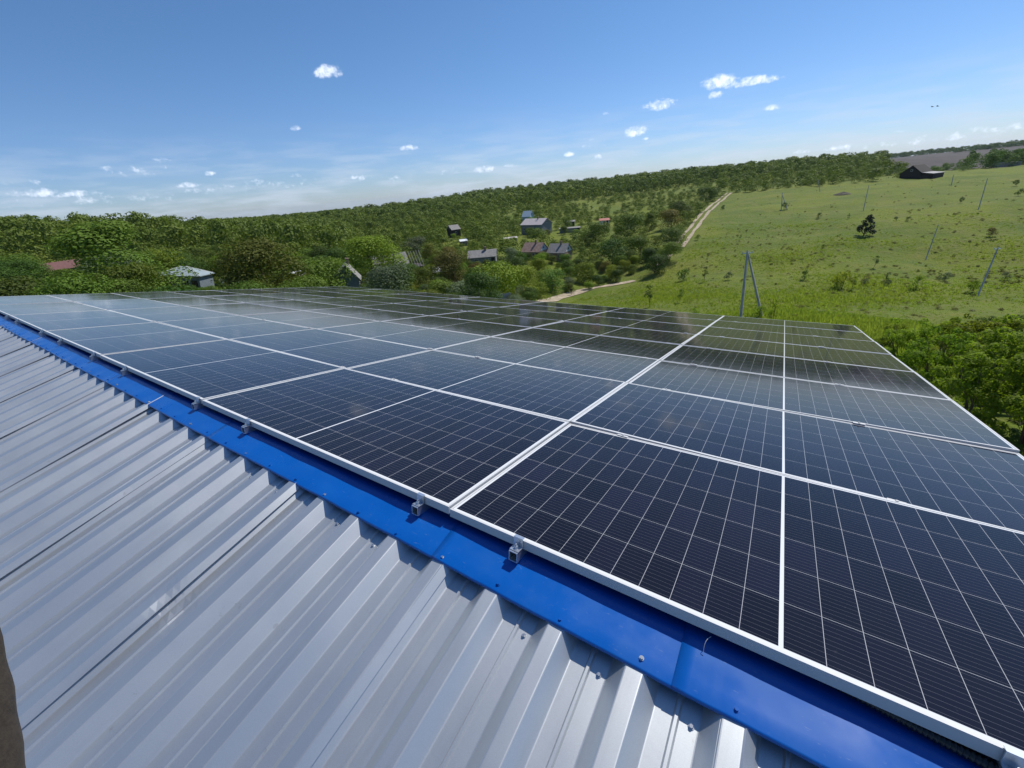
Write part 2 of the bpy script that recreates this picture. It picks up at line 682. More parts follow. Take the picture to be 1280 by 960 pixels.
NN = (N2(0, 1, 1) - N2(0, 1, 0)).normalized()
X_SEAM = .093
sheets = []
x = X_SEAM - 15
while x < 2.2:
    sh = roof_sheet(x, True)
    sheets.append(sh)
    if x > -9:
        for k in range(4):       # a screw in each pan just below the cap
            if random.random() < .12:
                continue
            mb = MB()
            c = N2(x + k * PITCH + .044 + .096 + random.uniform(-.006, .006), .205 + random.uniform(-.008, .01), -HT)
            c.z += 8
            screw_mb(mb, c, NN)
            mb.build('roofing_screw', M['screw'], sh)
    x += 1.0
x = X_SEAM - 15
far_sheets = []
while x < 2.0:
    far_sheets.append(roof_sheet(x, False))
    x += 1.0

# walls below the roof (gabled ends), set in under the eaves
M['wall'] = noisy('rendered_wall', (.42, .40, .36), (.50, .48, .44), 3.0, .9, .2)
wl = MB()
yl, yr = N2(0, SLEN - .3, 0).y, W(0, 9.2, 0).y
zl, zr = N2(0, SLEN - .3, -.12).z + 8, W(0, 9.2, -.2).z + 8
poly = [(yl, -4.0), (yr, -4.0), (yr, zr), (0, 8 - .20), (yl, zl)]
vs = [(-14.6, a, b) for a, b in poly] + [(2.0, a, b) for a, b in poly]
wl.add(vs, [(0, 1, 2, 3, 4), (9, 8, 7, 6, 5)] + [(k, k + 5, (k + 1) % 5 + 5, (k + 1) % 5) for k in range(5)])
wl.build('wall', M['wall'], bld)

# blue ridge caps
mB, T, b = mat('blue_coated_steel', (.0, .088, .38), .34, 0., .5)
P = T.node('ShaderNodeNewGeometry').outputs['Position']
n1 = T.noise(P, 5, 4, .6)
n2 = T.noise(P, 60, 4, .7)
c = T.mix(T.m('MULTIPLY', T.smooth(n1, .45, .75), .35), (.0, .086, .38), (.004, .106, .37))
c = T.mix(T.m('MULTIPLY', T.smooth(n2, .62, .78), .35), c, (.10, .20, .40))
n3 = T.noise(T.vm('MULTIPLY', P, (1, 7, 7)), 26, 3, .7)
c = T.mix(T.m('MULTIPLY', T.smooth(n3, .66, .72), .45), c, (.16, .24, .40))
T.l.new(c, b.inputs['Base Color'])
T.l.new(T.smooth(n1, .3, .7, .24, .40), b.inputs['Roughness'])
bp = T.node('ShaderNodeBump')
bp.inputs['Strength'].default_value = .22
bp.inputs['Distance'].default_value = .02
T.l.new(T.noise(P, 4.5, 2, .5), bp.inputs['Height'])
T.l.new(bp.outputs[0], b.inputs['Normal'])
b.inputs['Coat Weight'].default_value = .12
b.inputs['Coat Roughness'].default_value = .12
M['blue'] = mB


def ridge_cap(x0, x1, lift):
    nx = max(6, int((x1 - x0) / .04))
    # cross-section in (s, n): far wing, apex, near wing, hem
    sec = [('f', .16, .002), ('f', .08, .003), ('f', .02, .003), ('n', .0, .004), ('n', .02, .004), ('n', .06, .003), ('n', .10, .003), ('n', .142, .003), ('n', .148, .002), ('n', .1485, -.008), ('n', .143, -.010)]
    vs = []
    ph = random.uniform(0, 6)
    for i in range(nx + 1):
        x = x0 + (x1 - x0) * i / nx
        e = (x - x0) / (x1 - x0)
        lf = lift * (1 - e) ** 3 + .0008
        for t, s, n in sec:
            k = s / .15
            ripple = k * (.0018 * math.sin(x * 25.1) + .0024 * math.sin(x * 9.7 + 1.7) + .0010 * math.sin(x * 47 + ph)) + .0010 * math.sin(x * 14 + s * 30)
            if t == 'n':
                ss = s + (.003 * math.sin(x * 2.3) * k)
                p = N2(x, ss, n + lf + max(-.0025, ripple))
            else:
                p = W(x, s, -.0785 + n + lf)
            p.z += 8
            vs.append(p)
    n = len(sec)
    f = []
    for i in range(nx):
        for k in range(n - 1):
            a = i * n + k
            f.append((a, a + 1, a + n + 1, a + n))
    me = np_mesh('ridge_cap', np.array([tuple(p) for p in vs]), f, [M['blue']], smooth=True)
    o = link(bpy.data.objects.new('ridge_cap', me), bld)
    md = o.modifiers.new('thickness', 'SOLIDIFY')
    md.thickness = .0012
    md.offset = 1
    return o


seams = [-15.0, -13.9, -11.9, -9.88, -7.883, -5.896, -3.86, -1.829, .084, .967, 3.1]
caps = [ridge_cap(a - .05, b2, .0022) for a, b2 in zip(seams[:-1], seams[1:])]
k = 0
for xr in np.arange(X_SEAM - 9, 2.4, PITCH):
    xr = float(xr)
    cp = [c for c, a, b2 in zip(caps, seams[:-1], seams[1:]) if a <= xr - .02 < b2][0]
    mb = MB()
    c = N2(xr - .018 + random.uniform(-.006, .006), .128 + random.uniform(-.008, .005), .0065)
    c.z += 8
    screw_mb(mb, c, NN, .005, .005)
    mb.build('cap_screw', M['blue'] if k % 3 else M['screw'], cp)
    k += 1

# ------------------------------------------------------------------ solar panels
U, V = 2.290, 1.150
PW, PH, PT = 2.2855, 1.140, .035


def panel_mat():
    m, T, b = mat('solar_glass', (.01, .012, .02), .05, 0., .5)
    O = T.node('ShaderNodeTexCoord').outputs['Object']
    sp = T.node('ShaderNodeSeparateXYZ')
    T.l.new(O, sp.inputs[0])
    X, Y = sp.outputs[0], sp.outputs[1]

    def inside(v, lo, hi):
        return T.m('MULTIPLY', T.m('GREATER_THAN', v, lo), T.m('LESS_THAN', v, hi))

    # cells: two halves of 12 columns in x, six rows in y
    CX, CY = .0932, .1835
    ax = T.m('SUBTRACT', T.m('ABSOLUTE', X), .0052)        # distance from the middle strip
    fx = T.m('MODULO', T.m('MAXIMUM', ax, 0.0), CX)
    ay = T.m('ADD', Y, 3 * CY)
    fy = T.m('MODULO', T.m('MAXIMUM', ay, 0.0), CY)
    g = .00065
    inx = T.m('MULTIPLY', inside(fx, g, CX - g), inside(ax, 0.0, 12 * CX))
    iny = T.m('MULTIPLY', inside(fy, g, CY - g), inside(ay, 0.0, 6 * CY))
    cell = T.m('MULTIPLY', inx, iny)
    # busbars: ten fine wires per cell, running along x
    bus = T.m('LESS_THAN', T.m('ABSOLUTE', T.m('SUBTRACT', T.m('MODULO', T.m('MAXIMUM', T.m('SUBTRACT', fy, g), 0.0), .01807), .00903)), .00042)
    # soldered pads
    info = T.node('ShaderNodeObjectInfo').outputs['Random']
    idx = T.node('ShaderNodeCombineXYZ')
    T.l.new(T.m('ADD', T.m('FLOOR', T.m('DIVIDE', X, CX)), T.m('MULTIPLY', info, 91.0)), idx.inputs[0])
    T.l.new(T.m('FLOOR', T.m('DIVIDE', ay, CY)), idx.inputs[1])
    wn = T.node('ShaderNodeTexWhiteNoise')
    T.l.new(idx.outputs[0], wn.inputs[0])
    cellc = T.mix(wn.outputs[0], (.0045, .0055, .012), (.008, .009, .021))
    cellc = T.mix(T.m('MULTIPLY', bus, .27), cellc, (.30, .31, .33))
    line = T.m('MULTIPLY', inside(ax, 0.0, 12 * CX), inside(ay, 0.0, 6 * CY))
    col = T.mix(cell, T.mix(line, (.60, .62, .64), (.40, .41, .43)), cellc)
    P = T.node('ShaderNodeNewGeometry').outputs['Position']
    dust = T.smooth(T.noise(P, 1.1, 5, .65), .3, .8, .005, .014)
    spot = T.m('MULTIPLY', T.smooth(T.noise(P, 75, 3, .7), .66, .74), .05)
    col = T.mix(T.m('ADD', dust, spot), col, (.36, .37, .38))
    T.l.new(col, b.inputs['Base Color'])
    T.l.new(T.smooth(T.noise(P, 2.3, 4, .6), .3, .7, .06, .085), b.inputs['Roughness'])
    b.inputs['IOR'].default_value = 1.27
    bp = T.node('ShaderNodeBump')
    bp.inputs['Strength'].default_value = .02
    bp.inputs['Distance'].default_value = .02
    T.l.new(T.noise(P, 2.0, 2, .5), bp.inputs['Height'])
    T.l.new(bp.outputs[0], b.inputs['Normal'])
    return m


M['glass'] = panel_mat()
m, T, b = mat('anodised_aluminium', (.50, .51, .52), .6, .08, .3)
P = T.node('ShaderNodeTexCoord').outputs['Object']
T.l.new(T.smooth(T.noise(T.vm('MULTIPLY', P, (1, 1, 30)), 20, 3, .6), .3, .7, .5, .62), b.inputs['Roughness'])
M['alu'] = m

fr = MB()
lip = .0095
hx, hy = PW / 2, PH / 2
for (a, b2, c, d) in ((-hx, hx, -hy, -hy + lip), (-hx, hx, hy - lip, hy), (-hx, -hx + lip, -hy + lip + .0006, hy - lip - .0006), (hx - lip, hx, -hy + lip + .0006, hy - lip - .0006)):
    fr.box(a, b2, c, d, -PT, 0)
FRAME = fr.mesh('frame', M['alu'])
gl = MB()
gl.box(-hx + lip + .0004, hx - lip - .0004, -hy + lip + .0004, hy - lip - .0004, -.0075, -.0016)
GLASS = gl.mesh('glass', M['glass'])
ords = ['front', 'second', 'third', 'fourth', 'fifth', 'sixth', 'seventh', 'far']
cols = {0: 'rightmost', -1: 'second', -2: 'third', -3: 'fourth', -4: 'fifth', -5: 'sixth', -6: 'leftmost'}
for j in range(8):
    for i in range(0, -7, -1):
        o = empty('solar_panel', W((i + .5) * U, (j + .5) * V, 0))
        o.rotation_euler = (-TH + R_(random.gauss(0, .20)), R_(random.gauss(0, .18)), R_(random.gauss(0, .03)))
        cn = cols[i] + ' column' + ('' if i in (0, -6) else ' from the right')
        row = ords[j] + ' row' + (' by the ridge' if j == 0 else ' at the eave' if j == 7 else ' from the ridge')
        tag(o, f'dark solar panel in the {row}, {cn}', 'solar panel', 'solar panels covering the far roof slope')
        link(bpy.data.objects.new('frame', FRAME), o)
        link(bpy.data.objects.new('glass', GLASS), o)

# mounting rails with clamps
M['zinc'] = mat('galvanised_steel', (.66, .69, .72), .28, .85)[0]
M['dark'] = mat('painted_hollow_shade', (.02, .022, .025), .6)[0]  # near-black colour standing in for the shade inside the rails
RX = [1.56, .339, -.155, -1.623, -2.334, -3.818, -4.745, -6.02, -6.957, -8.516, -9.30, -10.75, -11.75, -13.1]
rail_words = ['first', 'second', 'third', 'fourth', 'fifth', 'sixth', 'seventh', 'eighth', 'ninth', 'tenth', 'eleventh', 'twelfth', 'thirteenth', 'last']
hb = MB()      # hollow square profile
w, t, L0, L1 = .018, .003, -.038, 9.1
for (a, b2, c, d) in ((-w, w, -.0015, .0015), (-w, w, -.0385, -.0355), (-w, -w + t, -.0355, -.0015), (w - t, w, -.0355, -.0015)):
    hb.box(a, b2, L0, L1, c - PT - .0015, d - PT - .0015)
RAIL = hb.mesh('rail', M['zinc'])
ib = MB()  # added dark block inside the open rail end, in place of its shade
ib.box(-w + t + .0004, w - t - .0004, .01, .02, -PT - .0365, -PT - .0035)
PLUG = ib.mesh('shade_plug', M['dark'])
ec = MB()      # end clamp: upright plate against the frame, foot, lip over the frame
ec.box(-.019, .019, -.0045, -.0012, -PT + .0005, .0018)
ec.box(-.019, .019, -.0045, .009, .0018, .0042)
ec.box(-.019, .019, -.032, -.0046, -PT + .0005, -PT + .0035)
EC = ec.mesh('end_clamp', M['zinc'])
bo = MB()
bo.tube([(0, -.018, -PT + .0035), (0, -.018, -PT + .0055)], .0115, 14)
bo.tube([(0, -.018, -PT + .0055), (0, -.018, -PT + .0145)], .0075, 6)
bo.tube([(0, -.018, -PT + .0145), (0, -.018, -PT + .022)], .0038, 8)
BO = bo.mesh('bolt', M['zinc'])
mc = MB()
mc.box(-.032, .032, -.0155, .0155, .0012, .0036)
mc.box(-.032, .032, -.0038, .0038, -.03, .0012)
mc.tube([(0, 0, .004), (0, 0, .0095)], .0068, 6)
MC = mc.mesh('mid_clamp', M['alu'])
for n_, xr in enumerate(RX):
    o = empty('mounting_rail', W(xr, 0, 0), (-TH, 0, 0))
    tag(o, f'silver mounting rail and clamps jutting out under the panel edge, {rail_words[n_]} from the right', 'mounting rail', 'mounting rails under the panels')
    link(bpy.data.objects.new('rail', RAIL), o)
    link(bpy.data.objects.new('rail_shade_plug', PLUG), o)
    e = link(bpy.data.objects.new('end_clamp', EC), o)
    link(bpy.data.objects.new('bolt', BO), e)
    for j in range(1, 8):
        q = link(bpy.data.objects.new('mid_clamp', MC), o)
        q.location = (random.uniform(-.012, .012), j * V, 0)
        q.rotation_euler = (R_(random.uniform(-2, 2)), R_(random.uniform(-1.5, 1.5)), R_(random.uniform(-5, 5)))

# black corrugated conduit under the front edge at the right, and a thin wire
cb = MB()
pts, rad = [], []
L = 230
for k in range(L * 2):
    s = k / (L * 2 - 1)
    xx = 1.12 + 1.05 * s
    yy = .05 - .055 * math.sin(min(1, s * 1.5) * math.pi / 2) - .015 * s
    pts.append(W(xx, yy, -.0525 + .004 * math.sin(s * 9)))
    rad.append(.0125 if k % 4 < 2 else .0095)
cb.tube(pts, rad, 12)
M['black'] = mat('black_plastic', (.012, .012, .013), .35)[0]
co = cb.build('conduit', M['black'], None, True)
tag(co, 'black corrugated cable conduit lying under the panel edge on the blue ridge cap', 'conduit')
wb = MB()
wb.tube([W(.985, -.004 - .034 * t, -.044 - .042 * t ** 2) + Vector((-.012 * math.sin(t * 2.2), 0, 0)) for t in np.linspace(0, 1, 9)], .0007, 6)
M['white_wire'] = mat('grey_wire', (.5, .5, .5), .4)[0]
tag(wb.build('wire', M['white_wire']), 'thin loose grey wire hanging under the front panel edge', 'wire')

# brown sleeve of the photographer at the lower left corner
sb = MB()
cpx = [(-75, 690, .033), (-62, 760, .036), (-52, 830, .039), (-43, 900, .042), (-35, 980, .044), (-30, 1050, .046)]
pts, rad = [], []
for a, b2 in zip(cpx[:-1], cpx[1:]):
    for k in range(5):
        s = k / 5
        pts.append(unp(a[0] - 38 + (b2[0] - a[0]) * s, a[1] + (b2[1] - a[1]) * s, .34))
        rad.append((a[2] + (b2[2] - a[2]) * s) * (1 + .012 * math.sin(len(pts) * 1.3)))
sb.tube(pts, rad, 24)
M['cloth'] = noisy('brown_cloth', (.028, .020, .014), (.04, .03, .02), 160, .95, .15)
tag(sb.build('sleeve', M['cloth'], None, True), 'dark brown cloth sleeve at the lower left corner above the grey roof', 'sleeve')

# ------------------------------------------------------------------ vegetation


def leaf_mat(name, c, c2, trans=.24):
    m = bpy.data.materials.new(name)
    m.use_nodes = True
    T = NT(m.node_tree)
    T.n.clear()
    out = T.node('ShaderNodeOutputMaterial')
    at_ = T.node('ShaderNodeAttribute', attribute_name='tint').outputs['Fac']
    rnd = T.node('ShaderNodeObjectInfo').outputs['Random']
    f = T.m('ADD', T.m('MULTIPLY', at_, .65), T.m('MULTIPLY', rnd, .35))
    col = T.mix(f, c, c2)
    hsv = T.node('ShaderNodeHueSaturation')
    T.l.new(col, hsv.inputs['Color'])
    T.l.new(T.m('ADD', .475, T.m('MULTIPLY', T.m('FRACT', T.m('MULTIPLY', rnd, 7.31)), .05)), hsv.inputs['Hue'])
    T.l.new(T.m('ADD', .78, T.m('MULTIPLY', T.m('FRACT', T.m('MULTIPLY', rnd, 3.77)), .5)), hsv.inputs['Value'])
    d = T.node('ShaderNodeBsdfPrincipled')
    d.inputs['Roughness'].default_value = .65
    d.inputs['Specular IOR Level'].default_value = .14
    tr = T.node('ShaderNodeBsdfTranslucent')
    T.l.new(hsv.outputs[0], d.inputs['Base Color'])
    T.l.new(T.mix(1.0, hsv.outputs[0], (1.25, 1.35, .7), 'MULTIPLY'), tr.inputs[0])
    mx = T.node('ShaderNodeMixShader')
    mx.inputs[0].default_value = trans
    T.l.new(d.outputs[0], mx.inputs[1])
    T.l.new(tr.outputs[0], mx.inputs[2])
    T.l.new(mx.outputs[0], out.inputs[0])
    return m


M['lf_dark'] = leaf_mat('foliage_dark_green', (.045, .085, .014), (.085, .130, .022))
M['lf_mid'] = leaf_mat('foliage_green', (.070, .125, .014), (.115, .170, .022))
M['lf_lime'] = leaf_mat('foliage_yellow_green', (.120, .180, .012), (.18, .235, .022))
M['lf_olive'] = leaf_mat('foliage_olive', (.085, .112, .016), (.125, .148, .026))
M['lf_grey'] = leaf_mat('foliage_grey_green', (.095, .125, .06), (.155, .185, .10))
M['lf_rust'] = leaf_mat('foliage_bronze', (.11, .095, .02), (.16, .125, .034))
M['lf_bright'] = leaf_mat('foliage_fresh_green', (.135, .190, .012), (.22, .275, .030), .5)
M['needle'] = leaf_mat('pine_needles', (.018, .036, .018), (.035, .055, .024), .15)
M['bark'] = noisy('bark', (.07, .055, .04), (.13, .105, .08), 6, .95, .6, stretch=(1, 1, .25))


def leaves(rng, blobs, n, ls, flat=.0):
    """leaf quads spread through the shells of blobs; returns v,f,tint"""
    blobs = np.array(blobs)
    w = blobs[:, 3] ** 2
    k = rng.choice(len(blobs), n, p=w / w.sum())
    d = rng.normal(size=(n, 3))
    d[:, 2] = d[:, 2] * .9 + .25
    d /= np.linalg.norm(d, axis=1)[:, None]
    rad = blobs[k, 3] * (1 - .34 * rng.random(n) ** 1.8) * (1 + .07 * rng.normal(size=n))
    c = blobs[k, :3] + d * rad[:, None] * np.array([1, 1, .85])
    nr = d * 1.5 + rng.normal(size=(n, 3)) * .55
    nr[:, 2] += .35
    nr /= np.linalg.norm(nr, axis=1)[:, None]
    t = np.cross(nr, rng.normal(size=(n, 3)))
    t /= np.linalg.norm(t, axis=1)[:, None]
    b = np.cross(nr, t)
    s = ls * rng.uniform(.55, 1.25, n)[:, None]
    v = np.stack([c - t * s * .5, c + b * s * .3 + nr * s * .06, c + t * s * .55, c - b * s * .3 + nr * s * .06], 1).reshape(-1, 3)
    f = np.arange(4 * n).reshape(n, 4)
    bt = rng.random(len(blobs))
    tint = np.repeat(np.clip(.4 * rng.random(n) + .6 * bt[k], 0, 1), 4)
    return v, f, tint


def crown_blobs(rng, H, R, base, nb, topheavy=.5):
    bl = []
    for q in range(nb):
        z = base + (H - base) * rng.random() ** .85
        e = (z - base) / (H - base)
        prof = math.sin(min(1, .22 + e * .78 + .0) * math.pi) ** .65 if e > .02 else .5
        r = R * prof * (.25 + .65 * rng.random() ** .6)
        a = rng.random() * 6.283
        br = R * rng.uniform(.28, .52)
        bl.append((r * math.cos(a) * (1 - .3 * br / R), r * math.sin(a) * (1 - .3 * br / R), min(z, H - br * .8), br))
    return bl


def trunk_mb(rng, H, base, R, blobs, r0):
    mb = MB()
    pts, rad = [], []
    x = y = 0
    for k in range(7):
        z = -.4 + (H * .72 + .4) * k / 6
        pts.append((x, y, z))
        rad.append(r0 * (1.15 if k == 0 else 1 - .8 * k / 6))
        x += rng.normal() * r0 * .5
        y += rng.normal() * r0 * .5
    mb.tube(pts, rad, 8)
    for b in sorted(blobs, key=lambda q: q[2])[:9]:
        k = min(5, max(1, int((b[2] / (H * .72)) * 6 * .6)))
        p0 = Vector(pts[k])
        p2 = Vector(b[:3])
        p1 = p0.lerp(p2, .5) + Vector((0, 0, .08 * H * rng.random()))
        mb.tube([p0, p1, p2], [rad[k] * .6, rad[k] * .38, rad[k] * .12], 6)
    return mb


TREES = {}


def make_kind(key, seed, H, R, base, nb, nleaf, ls, r0):
    rng = np.random.default_rng(seed)
    bl = crown_blobs(rng, H, R, base, nb)
    v, f, t = leaves(rng, bl, nleaf, ls)
    cm = np_mesh('crown', v, f, [M['lf_mid']], attr=t)
    tm = trunk_mb(rng, H, base, R, bl, r0).mesh('trunk', M['bark'], True)
    TREES.setdefault(key, []).append((cm, tm, H, R))


def make_near(seed):
    rng = np.random.default_rng(seed)
    bl = []
    for q in range(60):
        z = .15 + 4.8 * rng.random() ** .9
        r = 2.6 * math.sqrt(rng.random()) * (1 - .45 * (z / 5) ** 2)
        a = rng.random() * 6.283
        bl.append((r * math.cos(a), r * math.sin(a), z, rng.uniform(.26, .6)))
    v, f, t = leaves(rng, bl, 8200, .19)
    cm = np_mesh('crown', v, f, [M['lf_mid']], attr=t)
    mb = MB()
    for q in range(7):
        a = q * .9 + rng.random()
        lean = rng.uniform(.2, .55)
        pts = [(.15 * math.cos(a), .15 * math.sin(a), -.4)]
        for k in range(1, 6):
            pts.append((.15 * math.cos(a) + math.cos(a) * lean * k * .9 + rng.normal() * .08, .15 * math.sin(a) + math.sin(a) * lean * k * .9 + rng.normal() * .08, k * .88))
        mb.tube(pts, [.06, .05, .04, .03, .018, .006], 6)
    for b in bl[::2]:
        mb.tube([(b[0] * .55, b[1] * .55, b[2] * .6), (b[0] * .85, b[1] * .85, b[2] * .85), b[:3]], [.022, .014, .005], 5)
    TREES.setdefault('near', []).append((cm, mb.mesh('trunk', M['bark'], True), 5.0, 2.6))


for s in range(5):
    make_kind('broad', 10 + s, 10, 4.3, 1.0, 24, 8500, .29, .20)
for s in range(4):
    make_kind('bush', 30 + s, 4.5, 3.0, .25, 18, 5000, .22, .09)
for s in range(3):
    make_kind('tall', 50 + s, 12, 3.4, 1.4, 22, 7500, .30, .2)
for s in range(4):
    make_kind('shrub', 70 + s, 2.2, 1.3, .15, 9, 620, .20, .035)
for s in range(3):
    make_kind('sapling', 90 + s, 3.2, .75, .5, 9, 260, .22, .035)
for s in range(3):
    make_near(110 + s)
HOUSE_RECTS = []


def tree(name, key, p, h, matk, label, cat='tree', group=None, wide=1.0, v=None, parts=True):
    cm, tm, H, R = TREES[key][random.randrange(len(TREES[key])) if v is None else v]
    o = empty(name, p, (R_(random.uniform(-3, 3)), R_(random.uniform(-3, 3)), random.uniform(0, 6.28)))
    s = h / H
    o.scale = (s * wide * random.uniform(.92, 1.08), s * wide * random.uniform(.92, 1.08), s)
    tag(o, label, cat, group)
    c = link(bpy.data.objects.new('crown', cm), o)
    c.material_slots[0].link = 'OBJECT'
    c.material_slots[0].material = M[matk]
    link(bpy.data.objects.new('trunk', tm), o)
    return o


# ------------------------------------------------------------------ houses
M['slate'] = noisy('grey_slate_roof', (.17, .165, .16), (.25, .24, .225), 2.2, .85, .3)
M['brownroof'] = noisy('brown_slate_roof', (.22, .135, .105), (.30, .21, .17), 1.5, .85, .3)
M['maroon'] = noisy('maroon_metal_roof', (.13, .055, .05), (.16, .07, .06), 2, .6)
M['tealroof'] = noisy('pale_teal_metal_roof', (.25, .30, .305), (.31, .36, .365), 1.2, .45, 0, metal=.2)
M['pinkroof'] = noisy('pale_pinkish_roof', (.38, .34, .34), (.46, .42, .41), 1.5, .7)
M['redroof'] = noisy('red_metal_roof', (.30, .06, .04), (.38, .09, .06), 2, .6)
M['greywall'] = noisy('grey_block_wall', (.17, .175, .18), (.24, .24, .24), 2.5, .9, .3)
M['bluewall'] = noisy('pale_blue_wall', (.36, .45, .50), (.42, .50, .54), 2.5, .9)
M['slatewall'] = noisy('slate_blue_wall', (.14, .175, .21), (.19, .225, .26), 2.5, .9)
M['brick'] = noisy('brown_brick_wall', (.22, .15, .11), (.30, .21, .16), 5, .9, .3)
M['whitewall'] = noisy('white_wall', (.62, .62, .60), (.72, .72, .70), 3, .85)
M['darkwood'] = noisy('dark_timber', (.022, .018, .016), (.042, .033, .028), 3, .9, .3)
M['concrete'] = noisy('grey_concrete', (.30, .295, .28), (.40, .39, .37), 2.5, .9, .3)
M['window'] = mat('window_glass', (.03, .035, .04), .1)[0]
M['frame'] = mat('window_frame', (.6, .6, .58), .5)[0]
M['whitemetal'] = noisy('white_metal_sheet', (.70, .72, .74), (.8, .81, .82), 2, .4, 0, metal=.1)


def house(name, label, px, py, Z, w, d, hw, hr, yaw, roofm, wallm, cat='house', group=None, chimney=True, wins=2, hip=False, door=True, over=.35, gablem=None, sink=0.0):
    """gabled house: ridge along local x; yaw turns it about the vertical relative to facing the camera"""
    p = at(px, py, Z)
    dv = p - CAM
    a = math.atan2(dv.y, dv.x) - math.pi / 2 + R_(yaw)
    p.z -= sink
    o = empty(name, p, (0, 0, a))
    tag(o, label, cat, group)
    wb = MB()
    if hip:
        wb.box(-w / 2, w / 2, -d / 2, d / 2, -2.5, hw)
    else:
        wb.add([(sx, yy, zz) for sx in (-w / 2, w / 2) for yy, zz in ((-d / 2, -2.5), (d / 2, -2.5), (d / 2, hw), (0, hw + hr), (-d / 2, hw))],
               [(0, 1, 2, 3, 4), (9, 8, 7, 6, 5), (0, 5, 6, 1), (1, 6, 7, 2), (4, 9, 5, 0), (2, 7, 8, 3), (3, 8, 9, 4)])
    wb.build('wall', M[wallm], o)
    if gablem and not hip:
        for s in (-1, 1):
            gb = MB()
            x_ = s * (w / 2 + .03)
            gb.add([(x_, -d / 2 * .97, hw + .02), (x_, d / 2 * .97, hw + .02), (x_, 0, hw + hr - .05), (s * (w / 2 + .004), -d / 2 * .97, hw + .02), (s * (w / 2 + .004), d / 2 * .97, hw + .02), (s * (w / 2 + .004), 0, hw + hr - .05)],
                   [(0, 1, 2), (5, 4, 3), (0, 3, 4, 1), (1, 4, 5, 2), (2, 5, 3, 0)])
            gb.build('gable', M[gablem], o)
    rb = MB()
    if hip:
        ex, ey = w / 2 + over, d / 2 + over
        tx = max(.05, (w - d) / 2)
        t = .12
        for zz in (0,):
            b0 = [(-ex, -ey, hw), (ex, -ey, hw), (ex, ey, hw), (-ex, ey, hw)]
            b1 = [(x_, y_, z_ + t) for x_, y_, z_ in b0]
            top = [(-tx, 0, hw + hr), (tx, 0, hw + hr)]
            rb.add(b0 + b1 + top, [(0, 3, 2, 1), (0, 1, 5, 4), (1, 2, 6, 5), (2, 3, 7, 6), (3, 0, 4, 7), (4, 5, 9, 8), (5, 6, 9), (6, 7, 8, 9), (7, 4, 8)])
        r = rb.build('roof', M[roofm], o)
        hb_ = MB()
        for sx in (-1, 1):
            for sy in (-1, 1):
                hb_.tube([(sx * ex, sy * ey, hw + t + .02), (sx * tx, 0, hw + hr + .02)], .06, 6)
        hb_.build('hip_trim', M['frame'], r)
    else:
        sl_ = hr / (d / 2)
        ey = d / 2 + over
        t = .12
        for s in (-1, 1):
            rb.add([(x_, yy, zz) for x_ in (-w / 2 - over, w / 2 + over) for yy, zz in
                    ((0, hw + hr + .004), (0, hw + hr + t), (s * ey, hw - sl_ * over + t), (s * ey, hw - sl_ * over + .004))],
                   [(0, 1, 2, 3), (7, 6, 5, 4), (0, 4, 5, 1), (1, 5, 6, 2), (2, 6, 7, 3), (3, 7, 4, 0)])
        r = rb.build('roof', M[roofm], o)
    if chimney:
        cb_ = MB()
        cx = w * .12
        zr_ = hw + hr
        cb_.box(cx - .28, cx + .28, -.25 - d * .05, .25 - d * .05, zr_ - .5, zr_ + .8)
        cb_.box(cx - .33, cx + .33, -.30 - d * .05, .30 - d * .05, zr_ + .8, zr_ + .9)
        cb_.build('chimney', M['brick'], r)

    def window(cx, cz, face, ww=.9, wh=1.1):
        fb, pb = MB(), MB()
        if face == 'front':
            y_ = -d / 2
            fb.box(cx - ww / 2, cx + ww / 2, y_ - .05, y_ - .004, cz - wh / 2, cz + wh / 2)
            pb.box(cx - ww / 2 + .08, cx - .03, y_ - .07, y_ - .054, cz - wh / 2 + .08, cz + wh / 2 - .08)
            pb.box(cx + .03, cx + ww / 2 - .08, y_ - .07, y_ - .054, cz - wh / 2 + .08, cz + wh / 2 - .08)
        else:
            s = 1 if face == 'right' else -1
            x_ = s * w / 2
            x0, x1 = sorted((x_ + s * .035, x_ + s * .08))
            x2, x3 = sorted((x_ + s * .084, x_ + s * .1))
            fb.box(x0, x1, cx - ww / 2, cx + ww / 2, cz - wh / 2, cz + wh / 2)
            pb.box(x2, x3, cx - ww / 2 + .08, cx + ww / 2 - .08, cz - wh / 2 + .08, cz + wh / 2 - .08)
        f_ = fb.build('window', M['frame'], o)
        pb.build('pane', M['window'], f_)

    for k_ in range(wins):
        window(-w / 2 + w * (k_ + .7) / (wins + .5), hw * .58, 'front')
    if not hip and hr > 1.2:
        window(0, hw + hr * .38, 'right', .8, .8)
        window(0, hw + hr * .38, 'left', .8, .8)
    if door:
        db = MB()
        x_ = w / 2 - .8
        db.box(x_ - .45, x_ + .45, -d / 2 - .05, -d / 2 - .004, 0, min(2.0, hw - .1))
        dd = db.build('door', M['darkwood'], o)
        hb_ = MB()
        hb_.box(x_ - .36, x_ - .28, -d / 2 - .09, -d / 2 - .054, .95, 1.0)
        hb_.build('handle', M['zinc'], dd)
    return o


def rect(x0, y0, x1, y1, Z):
    HOUSE_RECTS.append((x0, y0, x1, y1, Z))


